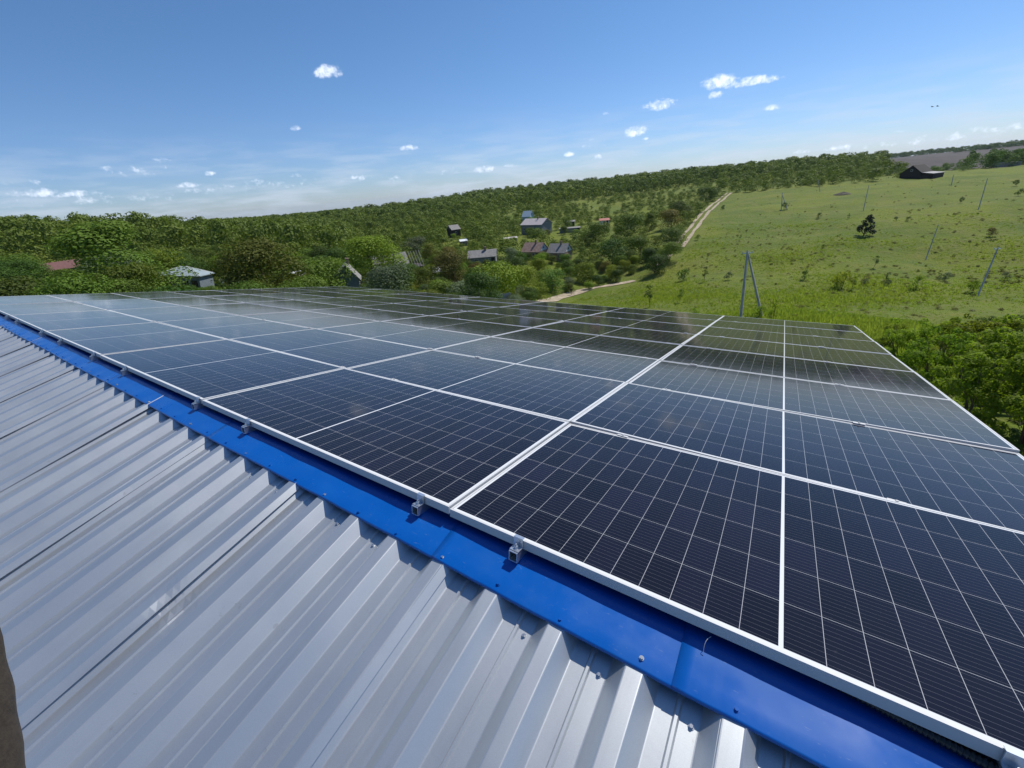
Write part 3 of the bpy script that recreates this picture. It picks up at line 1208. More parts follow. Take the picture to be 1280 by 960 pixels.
house('bungalow', 'small house with pale teal hipped metal roof among trees on the left', 236, 362, 75, 6.4, 5.6, 2.7, 1.5, -24, 'tealroof', 'slatewall', hip=True, chimney=False, sink=-.9)
rect(206, 329, 268, 360, 75)
house('red_roof_house', 'house with maroon roof half hidden in trees at the far left', 84, 348, 110, 8.6, 6, 2.6, 1.6, 14, 'maroon', 'darkwood', chimney=False)
rect(64, 322, 100, 338, 110)
house('grey_house', 'weathered grey house with steep gable just beyond the panels', 437, 376, 75, 5.5, 4.2, 3.9, 2.2, 88, 'slate', 'slatewall', chimney=True, sink=0)
rect(422, 326, 448, 372, 75)
house('slate_roof_house', 'house with broad grey slate roof and bare rafters at one end', 491, 345, 95, 7.2, 7.0, 2.9, 3.0, 8, 'slate', 'greywall', chimney=False)
rect(478, 309, 524, 330, 95)
house('long_house', 'long low house with grey roof behind green bushes', 605, 334, 118, 7.6, 5, 2.4, 1.5, -6, 'slate', 'greywall', chimney=True, wins=2)
rect(588, 318, 625, 328, 118)
house('brown_roof_house', 'house with patchy brown roof and pale blue gable', 669, 321, 135, 6.6, 5.6, 2.6, 2.3, -32, 'brownroof', 'brick', gablem='bluewall')
rect(651, 298, 684, 316, 135)
house('grey_roof_house', 'house with plain grey roof right of the brown roofed house', 700, 324, 135, 6.2, 5.6, 2.9, 2.3, -28, 'slate', 'brick', gablem='whitewall')
rect(686, 303, 714, 322, 135)
house('two_storey_house', 'large grey two storey house with pale pinkish roof on the hillside', 671, 291, 190, 12, 8, 4.4, 2.2, -38, 'pinkroof', 'greywall', wins=4)
rect(653, 264, 695, 288, 190)
house('tower_house', 'narrow pale house rising behind the two storey house', 661, 286, 205, 4.2, 4.2, 6.4, 2.2, -30, 'bluewall', 'bluewall', chimney=False, wins=1, door=False)
rect(653, 256, 668, 268, 205)
house('cabin', 'small dark tower like cabin in the far trees', 568, 295, 190, 4.4, 4.4, 3.6, 1.7, 30, 'slate', 'darkwood', chimney=False, wins=1, door=False, cat='cabin')
rect(558, 281, 577, 294, 190)
house('shed', 'little shed with red roof on the far slope', 755, 283, 195, 4.2, 3.2, 2.2, .7, 8, 'redroof', 'whitewall', chimney=False, wins=1, cat='shed')
rect(747, 271, 763, 282, 195)
house('shed', 'grey flat roofed shed above the two storey house', 712, 274, 205, 4.4, 3.5, 2.2, .5, 10, 'slate', 'greywall', chimney=False, wins=1, cat='shed')
rect(704, 263, 720, 272, 205)
house('shed', 'tiny shed with white metal roof below the dark cabin', 580, 310, 165, 2.6, 2.4, 1.8, .5, 12, 'whitemetal', 'brick', chimney=False, wins=1, door=False, cat='shed')
rect(574, 300, 586, 308, 165)
house('shed', 'white metal roofed shed beside the slate roofed house', 541, 333, 100, 2.2, 2.6, 1.7, .9, 15, 'whitemetal', 'whitewall', chimney=False, wins=1, door=False, cat='shed')
rect(532, 320, 549, 331, 100)
house('shed', 'white shed showing through the foliage right of the teal roofed house', 366, 350, 88, 4.2, 3.0, 2.2, .8, 12, 'whitemetal', 'whitewall', chimney=False, wins=1, door=False, cat='shed')
rect(354, 330, 378, 344, 88)
house('shed', 'pale teal shed near the right side of the teal roofed house', 283, 352, 82, 1.7, 1.6, 1.7, .5, 12, 'tealroof', 'bluewall', chimney=False, wins=0, door=False, cat='shed')
rect(277, 338, 290, 349, 82)
house('stone_shed', 'ruined grey stone shed right of the two storey house', 712, 288, 185, 9, 3.0, 1.8, .3, 4, 'slate', 'greywall', chimney=False, wins=2, cat='shed')
rect(697, 276, 725, 286, 185)
house('flat_roof_shed', 'low shed with pale flat roof left of the brown roofed house', 638, 300, 165, 5, 3, 1.9, .3, 4, 'pinkroof', 'greywall', chimney=False, wins=1, door=False, cat='shed')
rect(630, 290, 648, 297, 165)
house('barn', 'dark weathered barn with lean-to on the ridge of the meadow', 1144, 221, 190, 9.0, 8.2, 2.0, 3.2, 66, 'darkwood', 'darkwood', chimney=False, wins=1, cat='barn')
rect(1110, 200, 1170, 224, 190)
for nm_ in ('bungalow', 'grey_house'):      # old houses that have settled a little
    o_ = bpy.data.objects[nm_]
    v_ = (o_.location - CAM).normalized()
    o_.rotation_euler = (Quaternion(v_, R_(9)) @ o_.rotation_euler.to_quaternion()).to_euler()
# lean-to beside the barn
bp_ = bpy.data.objects['barn']
lb = MB()
lb.add([(-4.7, -4.33, 2.0), (4.4, -4.33, 2.0), (5.0, -8.6, 1.4), (-5.4, -8.6, 1.4), (-4.7, -4.33, 2.15), (4.4, -4.33, 2.15), (5.0, -8.6, 1.55), (-5.4, -8.6, 1.55)],
       [(0, 3, 2, 1), (4, 5, 6, 7), (0, 1, 5, 4), (1, 2, 6, 5), (2, 3, 7, 6), (3, 0, 4, 7)])
lr = lb.build('lean_to_roof', M['concrete'], bp_)
lw = MB()
lw.box(-4.6, 4.3, -8.4, -4.34, -2.5, 1.38)
lw.build('lean_to_wall', M['darkwood'], bp_)
# bare rafters of the slate roofed house
so_ = bpy.data.objects['slate_roof_house']
for k in range(5):
    rb = MB()
    x_ = 4.5 + k * .62
    rb.tube([(x_, -3.6, 2.75), (x_, 0, 5.95)], .05, 4)
    rb.build('rafter', M['concrete'], so_)
rb = MB()
rb.box(3.81, 7.1, -3.3, 3.3, -2.5, 2.75)
rb.build('unroofed_wall', M['darkwood'], so_)
# low concrete block on the right skyline
p = at(1256, 211, 260)
cb_ = MB()
cb_.box(-6, 6, -1.5, 1.5, -1, 2.2)
cb_.box(-6.2, 6.2, -1.7, 1.7, 2.203, 2.45)
cb_.box(-4, -3, -1.6, -1.502, .6, 1.6)
cb_.box(1, 2, -1.6, -1.502, .6, 1.6)
o = cb_.build('concrete_store', M['concrete'])
o.location = p
o.rotation_euler = (0, 0, -.2)
tag(o, 'low grey concrete store at the edge of the trees on the far right', 'shed')

# slab fence just beyond the panels
fp0, fp1 = unp(596, 376, 62), unp(637, 362, 66)
fp0.z, fp1.z = gz(fp0.x, fp0.y), gz(fp1.x, fp1.y)
fo = empty('concrete_fence', fp0)
tag(fo, 'pale concrete slab fence end just behind the far panel edge', 'fence')
d = fp1 - fp0
a = math.atan2(d.y, d.x)
fo.rotation_euler = (0, 0, a)
L = math.hypot(d.x, d.y)
topz = (proj(fp0)[1] - 372) / F_PX * 62
for k in range(4):
    mb = MB()
    x0, x1 = L * k / 4 + .08, L * (k + 1) / 4 - .08
    mb.box(x0, x1, -.05, .05, -.5, 2.2 + d.z * k / 4)
    for q in range(5):
        xx = x0 + (x1 - x0) * (q + .5) / 5
        mb.box(xx - .12, xx + .12, -.08, -.053, .2, 1.9 + d.z * k / 4)
    mb.build('fence_slab', M['concrete'], fo)
for k in range(5):
    mb = MB()
    mb.box(L * k / 4 - .075, L * k / 4 + .075, -.1, .1, -.5, 2.35 + d.z * k / 4)
    mb.build('fence_post', M['concrete'], fo)

# ------------------------------------------------------------------ poles
M['pole'] = noisy('weathered_concrete_pole', (.34, .32, .28), (.46, .43, .38), 3, .9, .3, stretch=(1, 1, .2))
M['insul'] = mat('insulator', (.55, .56, .55), .25)[0]


def pole(label, base_px, top_px, Z, parent=None, cross=True, r=(.115, .075), group='utility poles standing in the meadow'):
    b0 = hit(*base_px) if Z is None else at(*base_px, Z)
    zc = (b0 - CAM).dot(CF)
    t0 = unp(top_px[0], top_px[1], zc)
    o = empty('utility_pole', b0)
    tag(o, label, 'utility pole', group)
    top = t0 - b0
    mb = MB()
    mb.tube([-.06 * top, top * .33, top * .66, top], [r[0], r[0] * .9, (r[0] + r[1]) / 2, r[1]], 8)
    mb.build('pole_shaft', M['pole'], o)
    if cross:
        c = MB()
        q = top * .965
        s = Vector((CR.x, CR.y, 0)).normalized()
        c.tube([q - s * .55, q + s * .55], .045, 6)
        cr = c.build('crossarm', M['zinc'], o)
        for e in (-.5, 0, .5):
            i_ = MB()
            i_.tube([q + s * e + Vector((0, 0, .03)), q + s * e + Vector((0, 0, .1)), q + s * e + Vector((0, 0, .2))], [.02, .05, .035], 8)
            i_.build('insulator', M['insul'], cr)
    return o, b0, zc


pole('thick leaning concrete pole near the right edge of the meadow', (1222, 370), (1248, 309), None)
pole('thin leaning pole in the middle of the meadow right of the pine', (1157, 325), (1173, 281), None, cross=False, r=(.10, .06))
pole('slim leaning pole below the concrete store on the right', (1223, 262), (1234.5, 223), None, cross=False, r=(.11, .07))
pole('slim upright pole above the lone pine', (1079, 264), (1086, 232), None, cross=False, r=(.11, .07))
pole('faint distant pole just right of the barn', (1189, 232), (1192, 219), None, cross=False, r=(.14, .1))
pole('short distant pole left of the mound on the upper meadow', (1025, 240), (1023, 225), None, cross=False, r=(.12, .1))


def aframe(label, base, top, strut_base, Z):
    o, b0, zc = pole(label, base, top, Z, r=(.15, .10), group='A shaped double poles on the meadow')
    o.name = 'a_frame_pole'
    b1 = at(strut_base[0], strut_base[1], zc)
    t1 = unp(top[0] + .5, top[1] + 4, zc)
    mb = MB()
    mb.tube([b1 - b0 - (t1 - b1) * .06, t1 - b0], [.15, .10], 8)
    mb.build('strut', M['pole'], o)
    q = (t1 - b0) * .55
    return o


aframe('A shaped concrete double pole just beyond the panels', (926, 397), (934.5, 313.5), (952.5, 394), 45)
aframe('distant A shaped pole on the upper meadow left of the pine', (976.5, 263.5), (978, 241), (984, 264), None)

# ------------------------------------------------------------------ person on the path
M['black_cloth'] = mat('black_clothes', (.016, .016, .02), .9)[0]
M['skin'] = mat('skin', (.42, .26, .19), .6)[0]
M['hair'] = mat('dark_hair', (.02, .014, .01), .7)[0]


def person(p, facing):
    bm = bmesh.new()
    J = {'pel': (0, 0, .95, .13), 'wai': (0, 0, 1.10, .125), 'che': (0, -.02, 1.30, .15), 'nec': (0, -.01, 1.47, .055), 'hd': (0, .02, 1.62, .085), 'tp': (0, .01, 1.72, .07),
         'hl': (.09, 0, .88, .085), 'kl': (.10, .16, .50, .058), 'al': (.10, .10, .09, .04), 'tl': (.11, .26, .05, .032),
         'hr': (-.09, 0, .88, .085), 'kr': (-.10, -.02, .48, .058), 'ar': (-.10, -.26, .13, .04), 'tr': (-.11, -.16, .03, .032),
         'sl': (.18, -.02, 1.40, .06), 'el': (.24, -.12, 1.14, .043), 'wl': (.25, .00, .92, .03), 'fl': (.25, .05, .83, .026),
         'sr': (-.18, -.02, 1.40, .06), 'er': (-.24, .04, 1.14, .043), 'wr': (-.24, .20, .96, .03), 'fr': (-.24, .27, .89, .026)}
    E_ = [('pel', 'wai'), ('wai', 'che'), ('che', 'nec'), ('nec', 'hd'), ('hd', 'tp'), ('pel', 'hl'), ('hl', 'kl'), ('kl', 'al'), ('al', 'tl'), ('pel', 'hr'), ('hr', 'kr'), ('kr', 'ar'), ('ar', 'tr'),
          ('che', 'sl'), ('sl', 'el'), ('el', 'wl'), ('wl', 'fl'), ('che', 'sr'), ('sr', 'er'), ('er', 'wr'), ('wr', 'fr')]
    names = list(J)
    me = bpy.data.meshes.new('person')
    me.from_pydata([J[k][:3] for k in names], [(names.index(a), names.index(b)) for a, b in E_], [])
    o = link(bpy.data.objects.new('person', me))
    sk = o.modifiers.new('skin', 'SKIN')
    sk.use_smooth_shade = True
    for k, vd in zip(names, me.skin_vertices[0].data):
        vd.radius = (J[k][3], J[k][3])
        vd.use_root = (k == 'pel')
    o.modifiers.new('sub', 'SUBSURF').levels = 2
    o.modifiers['sub'].render_levels = 2
    dg = bpy.context.evaluated_depsgraph_get()
    m2 = bpy.data.meshes.new_from_object(o.evaluated_get(dg))
    o.modifiers.clear()
    o.data = m2
    m2.materials.clear()
    m2.materials.append(M['black_cloth'])
    m2.materials.append(M['skin'])
    for f in m2.polygons:
        c = f.center
        f.material_index = 1 if c.z > 1.46 or (abs(c.x) > .2 and c.z < .92) else 0
    hb_ = MB()
    for kz in range(1):
        hb_.tube([(0, -.02, 1.60), (0, -.015, 1.70), (0, 0, 1.765), (0, .005, 1.785)], [.093, .105, .07, .02], 12)
    hb_.build('hair', M['hair'], o, True)
    nb = MB()
    nb.tube([(0, .10, 1.635), (0, .125, 1.60)], [.012, .02], 6)
    for s in (-1, 1):
        nb.tube([(s * .035, .088, 1.648), (s * .035, .1, 1.648)], .011, 6)
    nb.build('face', M['skin'], o)
    o.location = p
    o.rotation_euler = (0, 0, facing)
    tag(o, 'person in black clothes walking along the pale dirt path', 'person')
    return o


pp = hit(714, 369)
person(pp + Vector((0, 0, .12)), R_(60))

# ------------------------------------------------------------------ trees placed where the photograph shows them
AL = [(p, n) for p, n in ()]
placed = []      # (x, y, radius)


def ok_rect(p, h, rad):
    b = proj(p)
    t = proj(Vector(p) + Vector((0, 0, h)))
    if b[2] < 1:
        return True
    rp = rad / b[2] * F_PX
    x0, x1 = min(b[0], t[0]) - rp * .8, max(b[0], t[0]) + rp * .8
    for (a, c, e, g, Z) in HOUSE_RECTS:
        if b[2] < Z + 3 and x1 > a + 2 and x0 < e - 2 and t[1] < g - 3 and b[1] > c:
            return False
        if abs(b[2] - Z) < 6 and x1 > a and x0 < e:
            return False
    return True


def spot(px, py, Z):
    return at(px, py, Z)


# distinct ones, near to far: (name, kind, px, py_of_crown_middle, Z, height, material, label)
singles = [
    ('broadleaf_tree', 'broad', 142, 340, 54, 9.2, 'lf_mid', 'broad green tree between the maroon roof and the teal roofed house'),
    ('broadleaf_tree', 'broad', 330, 335, 56, 8.6, 'lf_olive', 'broad olive green tree right of the teal roofed house'),
    ('broadleaf_tree', 'bush', 395, 345, 66, 5.8, 'lf_mid', 'rounded green tree left of the steep grey house'),
    ('broadleaf_tree', 'broad', 462, 320, 82, 8.5, 'lf_lime', 'yellow green tree left of the slate roofed house'),
    ('bronze_tree', 'broad', 566, 330, 88, 6.6, 'lf_rust', 'bronze tinged tree right of the white shed'),
    ('broadleaf_bush', 'bush', 620, 350, 68, 5.9, 'lf_lime', 'dense bright green bush left of the dirt path above the slab fence'),
    ('broadleaf_bush', 'bush', 580, 355, 62, 4.2, 'lf_grey', 'pale grey green bush left of the slab fence'),
    ('broadleaf_bush', 'bush', 500, 350, 66, 4.6, 'lf_dark', 'dark bush in front of the slate roofed house'),
    ('broadleaf_bush', 'bush', 545, 355, 63, 4.0, 'lf_mid', 'green bush below the white shed'),
    ('broadleaf_bush', 'bush', 470, 358, 62, 4.0, 'lf_mid', 'green bush right of the steep grey house'),
    ('grey_green_tree', 'bush', 520, 302, 130, 6.5, 'lf_grey', 'rounded grey green tree behind the slate roofed house'),
    ('broadleaf_tree', 'bush', 765, 330, 122, 7.2, 'lf_dark', 'large dark bush beside the path right of the grey roofed house'),
    ('broadleaf_tree', 'bush', 800, 325, 122, 6.0, 'lf_mid', 'green bush between the path and the dirt road'),
    ('broadleaf_tree', 'bush', 838, 318, 122, 5.2, 'lf_dark', 'dark bush at the lower end of the dirt road'),
    ('broadleaf_bush', 'bush', 818, 345, 104, 4.6, 'lf_dark', 'dark bush hiding the path where it bends uphill'),
    ('broadleaf_bush', 'bush', 836, 335, 108, 5.0, 'lf_mid', 'green bush hiding the lower end of the dirt road'),
    ('bare_bush', 'bush', 838, 290, 150, 6.5, 'lf_rust', 'brownish twiggy bush left of the dirt road'),
    ('broadleaf_tree', 'bush', 848, 278, 165, 6.5, 'lf_olive', 'olive bush left of the dirt road near its bend'),
    ('broadleaf_tree', 'bush', 882, 245, 205, 7.0, 'lf_dark', 'dark round tree where the dirt road bends'),
    ('broadleaf_tree', 'bush', 745, 300, 150, 7.6, 'lf_mid', 'green tree right of the grey roofed house on the slope'),
    ('broadleaf_tree', 'bush', 785, 290, 150, 8, 'lf_mid', 'upright green tree at the middle of the clearing'),
    ('broadleaf_tree', 'tall', 811, 300, 150, 7, 'lf_mid', 'slim green tree at the right of the clearing'),
    ('broadleaf_tree', 'bush', 730, 335, 108, 5.0, 'lf_lime', 'bright green bush above the walking person'),
    ('broadleaf_tree', 'bush', 690, 345, 100, 5.2, 'lf_mid', 'green bush below the grey roofed house'),
    ('broadleaf_tree', 'bush', 655, 345, 100, 4.6, 'lf_mid', 'green bush below the brown roofed house'),
]
for nm, k, px, py, Z, h, mt, lab in singles:
    p = at(px, py, Z)
    h *= 1.18 if Z < 90 else 1.0
    tree(nm, k, p, h, mt, lab, 'bush' if 'bush' in nm else 'tree', wide=1.55 if k == 'broad' else 1.2)
    placed.append((p.x, p.y, 3.2))


def road_x(py):
    """pixel column of the meadow's left boundary at a pixel row"""
    ys = [225, 241, 262, 305, 335, 352, 372, 400]
    xs = [1130, 920, 893, 858, 830, 800, 715, 640]
    return float(np.interp(py, ys, xs))


g = np.random.default_rng(77)
for (x0, y0, x1, y1, Z) in list(HOUSE_RECTS):
    if Z > 188 and x0 > 1000:
        continue
    for k in range(max(1, int((x1 - x0) / 12))):
        px = x0 + (x1 - x0) * (k + .5) / max(1, int((x1 - x0) / 12)) + g.uniform(-4, 4)
        p = at(px, y1, Z - 7 - g.uniform(0, 3))
        b = proj(p)
        h = (b[1] - y1 + g.uniform(-1, 4)) * b[2] / F_PX
        if h < .8:
            continue
        h = min(h, 6.5)
        mt = ['lf_mid', 'lf_dark', 'lf_lime', 'lf_mid', 'lf_olive'][int(g.integers(5))]
        tree('garden_bush', 'bush', p, h, mt, 'leafy garden bush growing against a house in the village', 'bush', 'bushes against the village houses', wide=max(1.0, 2.6 / h))
        placed.append((p.x, p.y, 1.6))

cand = []
g = np.random.default_rng(21)
NT_ = 60000
azs = g.uniform(R_(-100), R_(8), NT_)
rs = np.exp(g.uniform(math.log(52), math.log(900), NT_))
cxs, cys = CAM.x + rs * np.sin(azs), CAM.y + rs * np.cos(azs)
czs = h_np(cxs, cys)
grid = {}


def free(x, y, r):
    c = 12.0
    gx, gy = int(x // c), int(y // c)
    for a in range(gx - 1, gx + 2):
        for b_ in range(gy - 1, gy + 2):
            for (qx, qy, qr) in grid.get((a, b_), ()):
                if (qx - x) ** 2 + (qy - y) ** 2 < ((qr + r) * .86) ** 2:
                    return False
    return True


def put(x, y, r):
    c = 12.0
    grid.setdefault((int(x // c), int(y // c)), []).append((x, y, r))


for q in placed:
    put(*q)
out = []
for x, y, z, r in sorted(zip(cxs, cys, czs, rs), key=lambda q: q[3]):
    px, py, Z = proj((x, y, z))
    if Z < 40 or px < -160 or px > 1330:
        continue
    if py < 700 and px > road_x(py) - (26 if Z < 112 else 14 if Z < 200 else 3) and py > 222 and Z < 330:
        continue
    if px > 1105 and Z > 250:
        continue
    left = px < 440
    if left and Z > 118:
        key, h, rad = ('tall' if g.random() < .3 else 'broad'), g.uniform(10, 13.5), 5.0
        mt = g.choice(['lf_dark', 'lf_mid', 'lf_olive'], p=[.55, .35, .1])
    elif left:
        key, h, rad = ('broad' if g.random() < .5 else 'bush'), g.uniform(5.0, 7.6), 3.3
        mt = g.choice(['lf_mid', 'lf_olive', 'lf_dark', 'lf_grey', 'lf_lime'], p=[.48, .08, .22, .1, .12])
    elif Z < 260 and px > 440 or (Z < 350 and px > 610):
        clearing = 690 < px < 900 and 235 < py < 318
        cl_ = math.sin(x * .09 + 1.9 * math.sin(y * .05)) + math.sin(y * .075 + 1.6 * math.sin(x * .06 + 2))
        if g.random() < (.90 if cl_ < .35 else .45) * (1 if clearing else .95 if px > 620 else .35):
            continue
        big = g.random() < (.55 if px < 640 else .3) and not clearing
        key, h = ('broad' if big else 'bush'), (g.uniform(5.5, 8.5) if big else g.uniform(1.6, 5.6) * (.8 if clearing else 1))
        rad = 3.6 if big else max(1.5, h * .55)
        mt = g.choice(['lf_mid', 'lf_olive', 'lf_dark', 'lf_grey', 'lf_lime', 'lf_rust'], p=[.30, .12, .18, .1, .25, .05])
    else:
        key, h, rad = ('broad' if g.random() < .6 else 'tall'), 0, float(g.choice([3.0, 4.6, 6.2, 8.0], p=[.2, .3, .3, .2])) * (1.0 if px < 640 else .8)
        h = rad * 1.25 + g.uniform(2.0, 5.5)
        pt = math.sin(x * .021 + 1.7 * math.sin(y * .017)) + math.sin(y * .026 + 1.3 * math.sin(x * .013 + 1))
        mt = g.choice(['lf_dark', 'lf_mid', 'lf_olive', 'lf_lime'], p=[.62, .28, .06, .04] if pt < -.4 else [.30, .45, .13, .12] if pt < .7 else [.12, .30, .18, .40])
    if not free(x, y, rad):
        continue
    if not ok_rect((x, y, z), h, rad):
        continue
    put(x, y, rad)
    out.append((x, y, z, key, h, rad, mt, px, Z))
LIM = 240
word = {'lf_dark': 'dark green', 'lf_mid': 'green', 'lf_olive': 'olive green', 'lf_lime': 'yellow green', 'lf_grey': 'grey green', 'lf_rust': 'bronze green'}
for x, y, z, key, h, rad, mt, px, Z in out[:LIM]:
    zz = gz(x, y)
    w = word[mt]
    if px < 440 and Z > 118:
        lab, gr = f'{w} tree in the closed wood along the left skyline', 'trees of the left wood'
    elif px < 440:
        lab, gr = f'{w} tree among the garden trees on the left below the wood', 'garden trees on the left'
    else:
        lab, gr = f'{w} bushy tree among the houses in the middle distance', 'bushy trees among the houses'
    tree('broadleaf_tree' if key != 'bush' else 'bushy_tree', key, (x, y, zz - .15), h, mt, lab, 'tree', gr, wide=1.0 if key == 'bush' else 1.3)

# the rest of the woods as one mass, each tree still its own crown of leaf clumps
far = out[LIM:]
proto = []
for s in range(8):
    rng = np.random.default_rng(200 + s)
    bl = crown_blobs(rng, 1.0, .46, .0, 22)
    proto.append(leaves(rng, bl, 620, .085))
protoB = []
for s in range(6):
    rng = np.random.default_rng(300 + s)
    bl = crown_blobs(rng, 1.0, .48, .0, 11)
    protoB.append(leaves(rng, bl, 200, .15))


def forest(name, items, m):
    vs, fs, ts = [], [], []
    o = 0
    for (x, y, z, h, rad, Z, tt) in items:
        v, f, t = (proto if Z < 330 else protoB)[random.randrange(8 if Z < 330 else 6)]
        a = random.uniform(0, 6.28)
        c, s_ = math.cos(a), math.sin(a)
        q = np.stack([(v[:, 0] * c - v[:, 1] * s_) * rad * 2.35, (v[:, 0] * s_ + v[:, 1] * c) * rad * 2.35, v[:, 2] * h - .2], -1) + np.array([x, y, z])
        vs.append(q)
        fs.append(f + o)
        ts.append(np.clip(t * .35 + tt * .65, 0, 1))
        o += len(v)
    me = np_mesh(name, np.concatenate(vs), np.concatenate(fs), [m], attr=np.concatenate(ts))
    return link(bpy.data.objects.new(name, me))


tt = {'lf_dark': .15, 'lf_mid': .5, 'lf_olive': .75, 'lf_lime': 1.0, 'lf_grey': .8, 'lf_rust': .9}
items = [(x, y, z, h, rad, Z, tt[mt] * random.uniform(.5, 1.2)) for x, y, z, key, h, rad, mt, px, Z in far]
M['lf_forest'] = leaf_mat('foliage_far_forest', (.040, .086, .016), (.140, .190, .030))
fo_ = forest('forest', items, M['lf_forest'])
tag(fo_, 'far green forest covering the hills along the skyline', 'forest', kind='stuff')

# tree belts beyond the ploughed field and along the right skyline
belt = []
for k in range(420):
    px = random.uniform(1080, 1420)
    best = None
    for Zq in np.geomspace(700, 5000, 16):
        q_ = at(px, 190, float(Zq))
        e_ = (q_.z - CAM.z) / math.hypot(q_.x - CAM.x, q_.y - CAM.y)
        if best is None or e_ > best[0]:
            best = (e_, float(Zq))
    Z = best[1] * random.uniform(.93, 1.02)
    p = at(px, 190, Z)
    belt.append((p.x, p.y, p.z, random.uniform(.008, .0125) * Z, .0055 * Z, Z, random.uniform(.1, .5)))
for k in range(200):
    px = random.triangular(1200, 1420, 1320)
    Z = random.uniform(240, 380)
    p = at(px, 200, Z)
    belt.append((p.x, p.y, p.z, random.uniform(5, 11), 3.8, Z, random.uniform(.2, .9)))
for k in range(60):
    px = random.uniform(1095, 1215)
    Z = random.uniform(225, 300)
    p = at(px, 212, Z)
    belt.append((p.x, p.y, p.z, random.uniform(1.5, 3.6), 2.2, Z, random.uniform(.3, .9)))
bo_ = forest('tree_belt', belt, M['lf_forest'])
tag(bo_, 'far tree belt round the brown ploughed field on the right skyline', 'tree belt', kind='stuff')

# ------------------------------------------------------------------ meadow plants
# lone pine
rng = np.random.default_rng(5)
pb_ = []
for k in range(16):
    e = k / 15
    a = k * 2.4
    r = 1.5 * (1 - e) ** .7 + .15
    pb_.append((r * math.cos(a) * .8, r * math.sin(a) * .8, .9 + 3.3 * e, .62 - .25 * e))
v, f, t = leaves(rng, pb_, 1500, .32)
pine = empty('pine_tree', hit(1079.5, 294.5), (0, R_(4), 0))
pine.scale = (1.12, 1.12, 1.05)
tag(pine, 'lone dark pine standing alone in the middle of the meadow', 'pine')
link(bpy.data.objects.new('crown', np_mesh('crown', v, f, [M['needle']], attr=t)), pine)
trunk_mb(rng, 4.6, .8, 1.4, pb_, .11).build('trunk', M['bark'], pine, True)

shr = [  # px, base py, height px, kind, material, label
    (1052, 361, 26, 'shrub', 'lf_bright', 'bright yellow green shrub below the lone pine'),
    (1064, 362, 20, 'sapling', 'lf_bright', 'thin bright sapling right of the yellow green shrub below the pine'),
    (1145, 361, 20, 'shrub', 'lf_bright', 'yellow green shrub left of the thick leaning pole'),
    (1216, 366, 18, 'shrub', 'lf_bright', 'yellow green shrub at the foot of the thick leaning pole'),
    (1106, 356, 18, 'sapling', 'lf_dark', 'dark thin sapling between the yellow green shrubs of the meadow'),
    (1092, 335, 18, 'sapling', 'lf_dark', 'small dark sapling below the thin pole at mid meadow'),
    (855, 351, 18, 'shrub', 'lf_mid', 'green shrub beside the bend of the path'),
    (880, 352, 22, 'sapling', 'lf_mid', 'green sapling right of the bend of the path'),
    (910, 350, 12, 'shrub', 'lf_grey', 'grey twiggy shrub left of the near A shaped pole'),
    (1005, 350, 14, 'shrub', 'lf_mid', 'low green shrub right of the near A shaped pole'),
    (812, 384, 34, 'sapling', 'lf_dark', 'tall leaning sapling nearest the far panel edge'),
    (850, 378, 20, 'sapling', 'lf_mid', 'small sapling left of the near A shaped pole'),
    (868, 394, 12, 'shrub', 'lf_bright', 'tiny lime shrub at the panel edge'),
    (948, 398, 20, 'shrub', 'lf_bright', 'lime shrub at the foot of the near A shaped pole'),
    (967, 396, 30, 'sapling', 'lf_bright', 'leafy sapling just right of the near A shaped pole'),
    (964, 395, 10, 'shrub', 'lf_bright', 'low lime shrub beside the leafy sapling'),
    (1237, 296, 13, 'shrub', 'lf_rust', 'bare brownish bush on the right of the meadow'),
    (1200, 254, 8, 'shrub', 'lf_dark', 'small dark bush left of the slim leaning pole'),
    (1270, 233, 9, 'shrub', 'lf_dark', 'dark bush at the right edge of the upper meadow'),
    (1273, 245, 10, 'shrub', 'lf_dark', 'round dark bush below another one at the right edge'),
    (981, 262, 10, 'shrub', 'lf_dark', 'small dark bush inside the distant A shaped pole'),
    (1023, 273, 8, 'shrub', 'lf_dark', 'small dark bush left above the lone pine'),
    (1060, 274, 9, 'sapling', 'lf_dark', 'thin dark sapling just above the lone pine'),
    (1045, 226, 7, 'shrub', 'lf_bright', 'small bush on the upper edge of the meadow'),
    (1120, 276, 6, 'shrub', 'lf_dark', 'tiny dark bush right of the lone pine'),
    (1135, 277, 7, 'shrub', 'lf_dark', 'tiny dark bush farther right of the lone pine'),
    (1029, 310, 5, 'shrub', 'lf_dark', 'tiny dark bush left below the lone pine'),
    (925, 300, 7, 'sapling', 'lf_dark', 'tiny sapling beside the dirt road halfway up'),
    (872, 300, 8, 'shrub', 'lf_mid', 'small bush on the right verge of the dirt road'),
    (905, 262, 7, 'shrub', 'lf_dark', 'small bush on the verge at the road bend'),
    (1180, 352, 14, 'shrub', 'lf_grey', 'grey twiggy shrub between the poles of the meadow'),
    (1110, 358, 10, 'shrub', 'lf_grey', 'low grey shrub at the dry strip of the meadow'),
    (1080, 356, 9, 'shrub', 'lf_grey', 'low grey twiggy shrub by the bright sapling'),
    (1255, 350, 12, 'shrub', 'lf_grey', 'grey shrub right of the thick leaning pole'),
]
for px, py, hp, k, mt, lab in shr:
    p = hit(px, py)
    if p is None:
        continue
    Z = (p - CAM).dot(CF)
    tree('shrub' if k == 'shrub' else 'sapling', k, p, hp * Z / F_PX * .85, mt, lab, k)

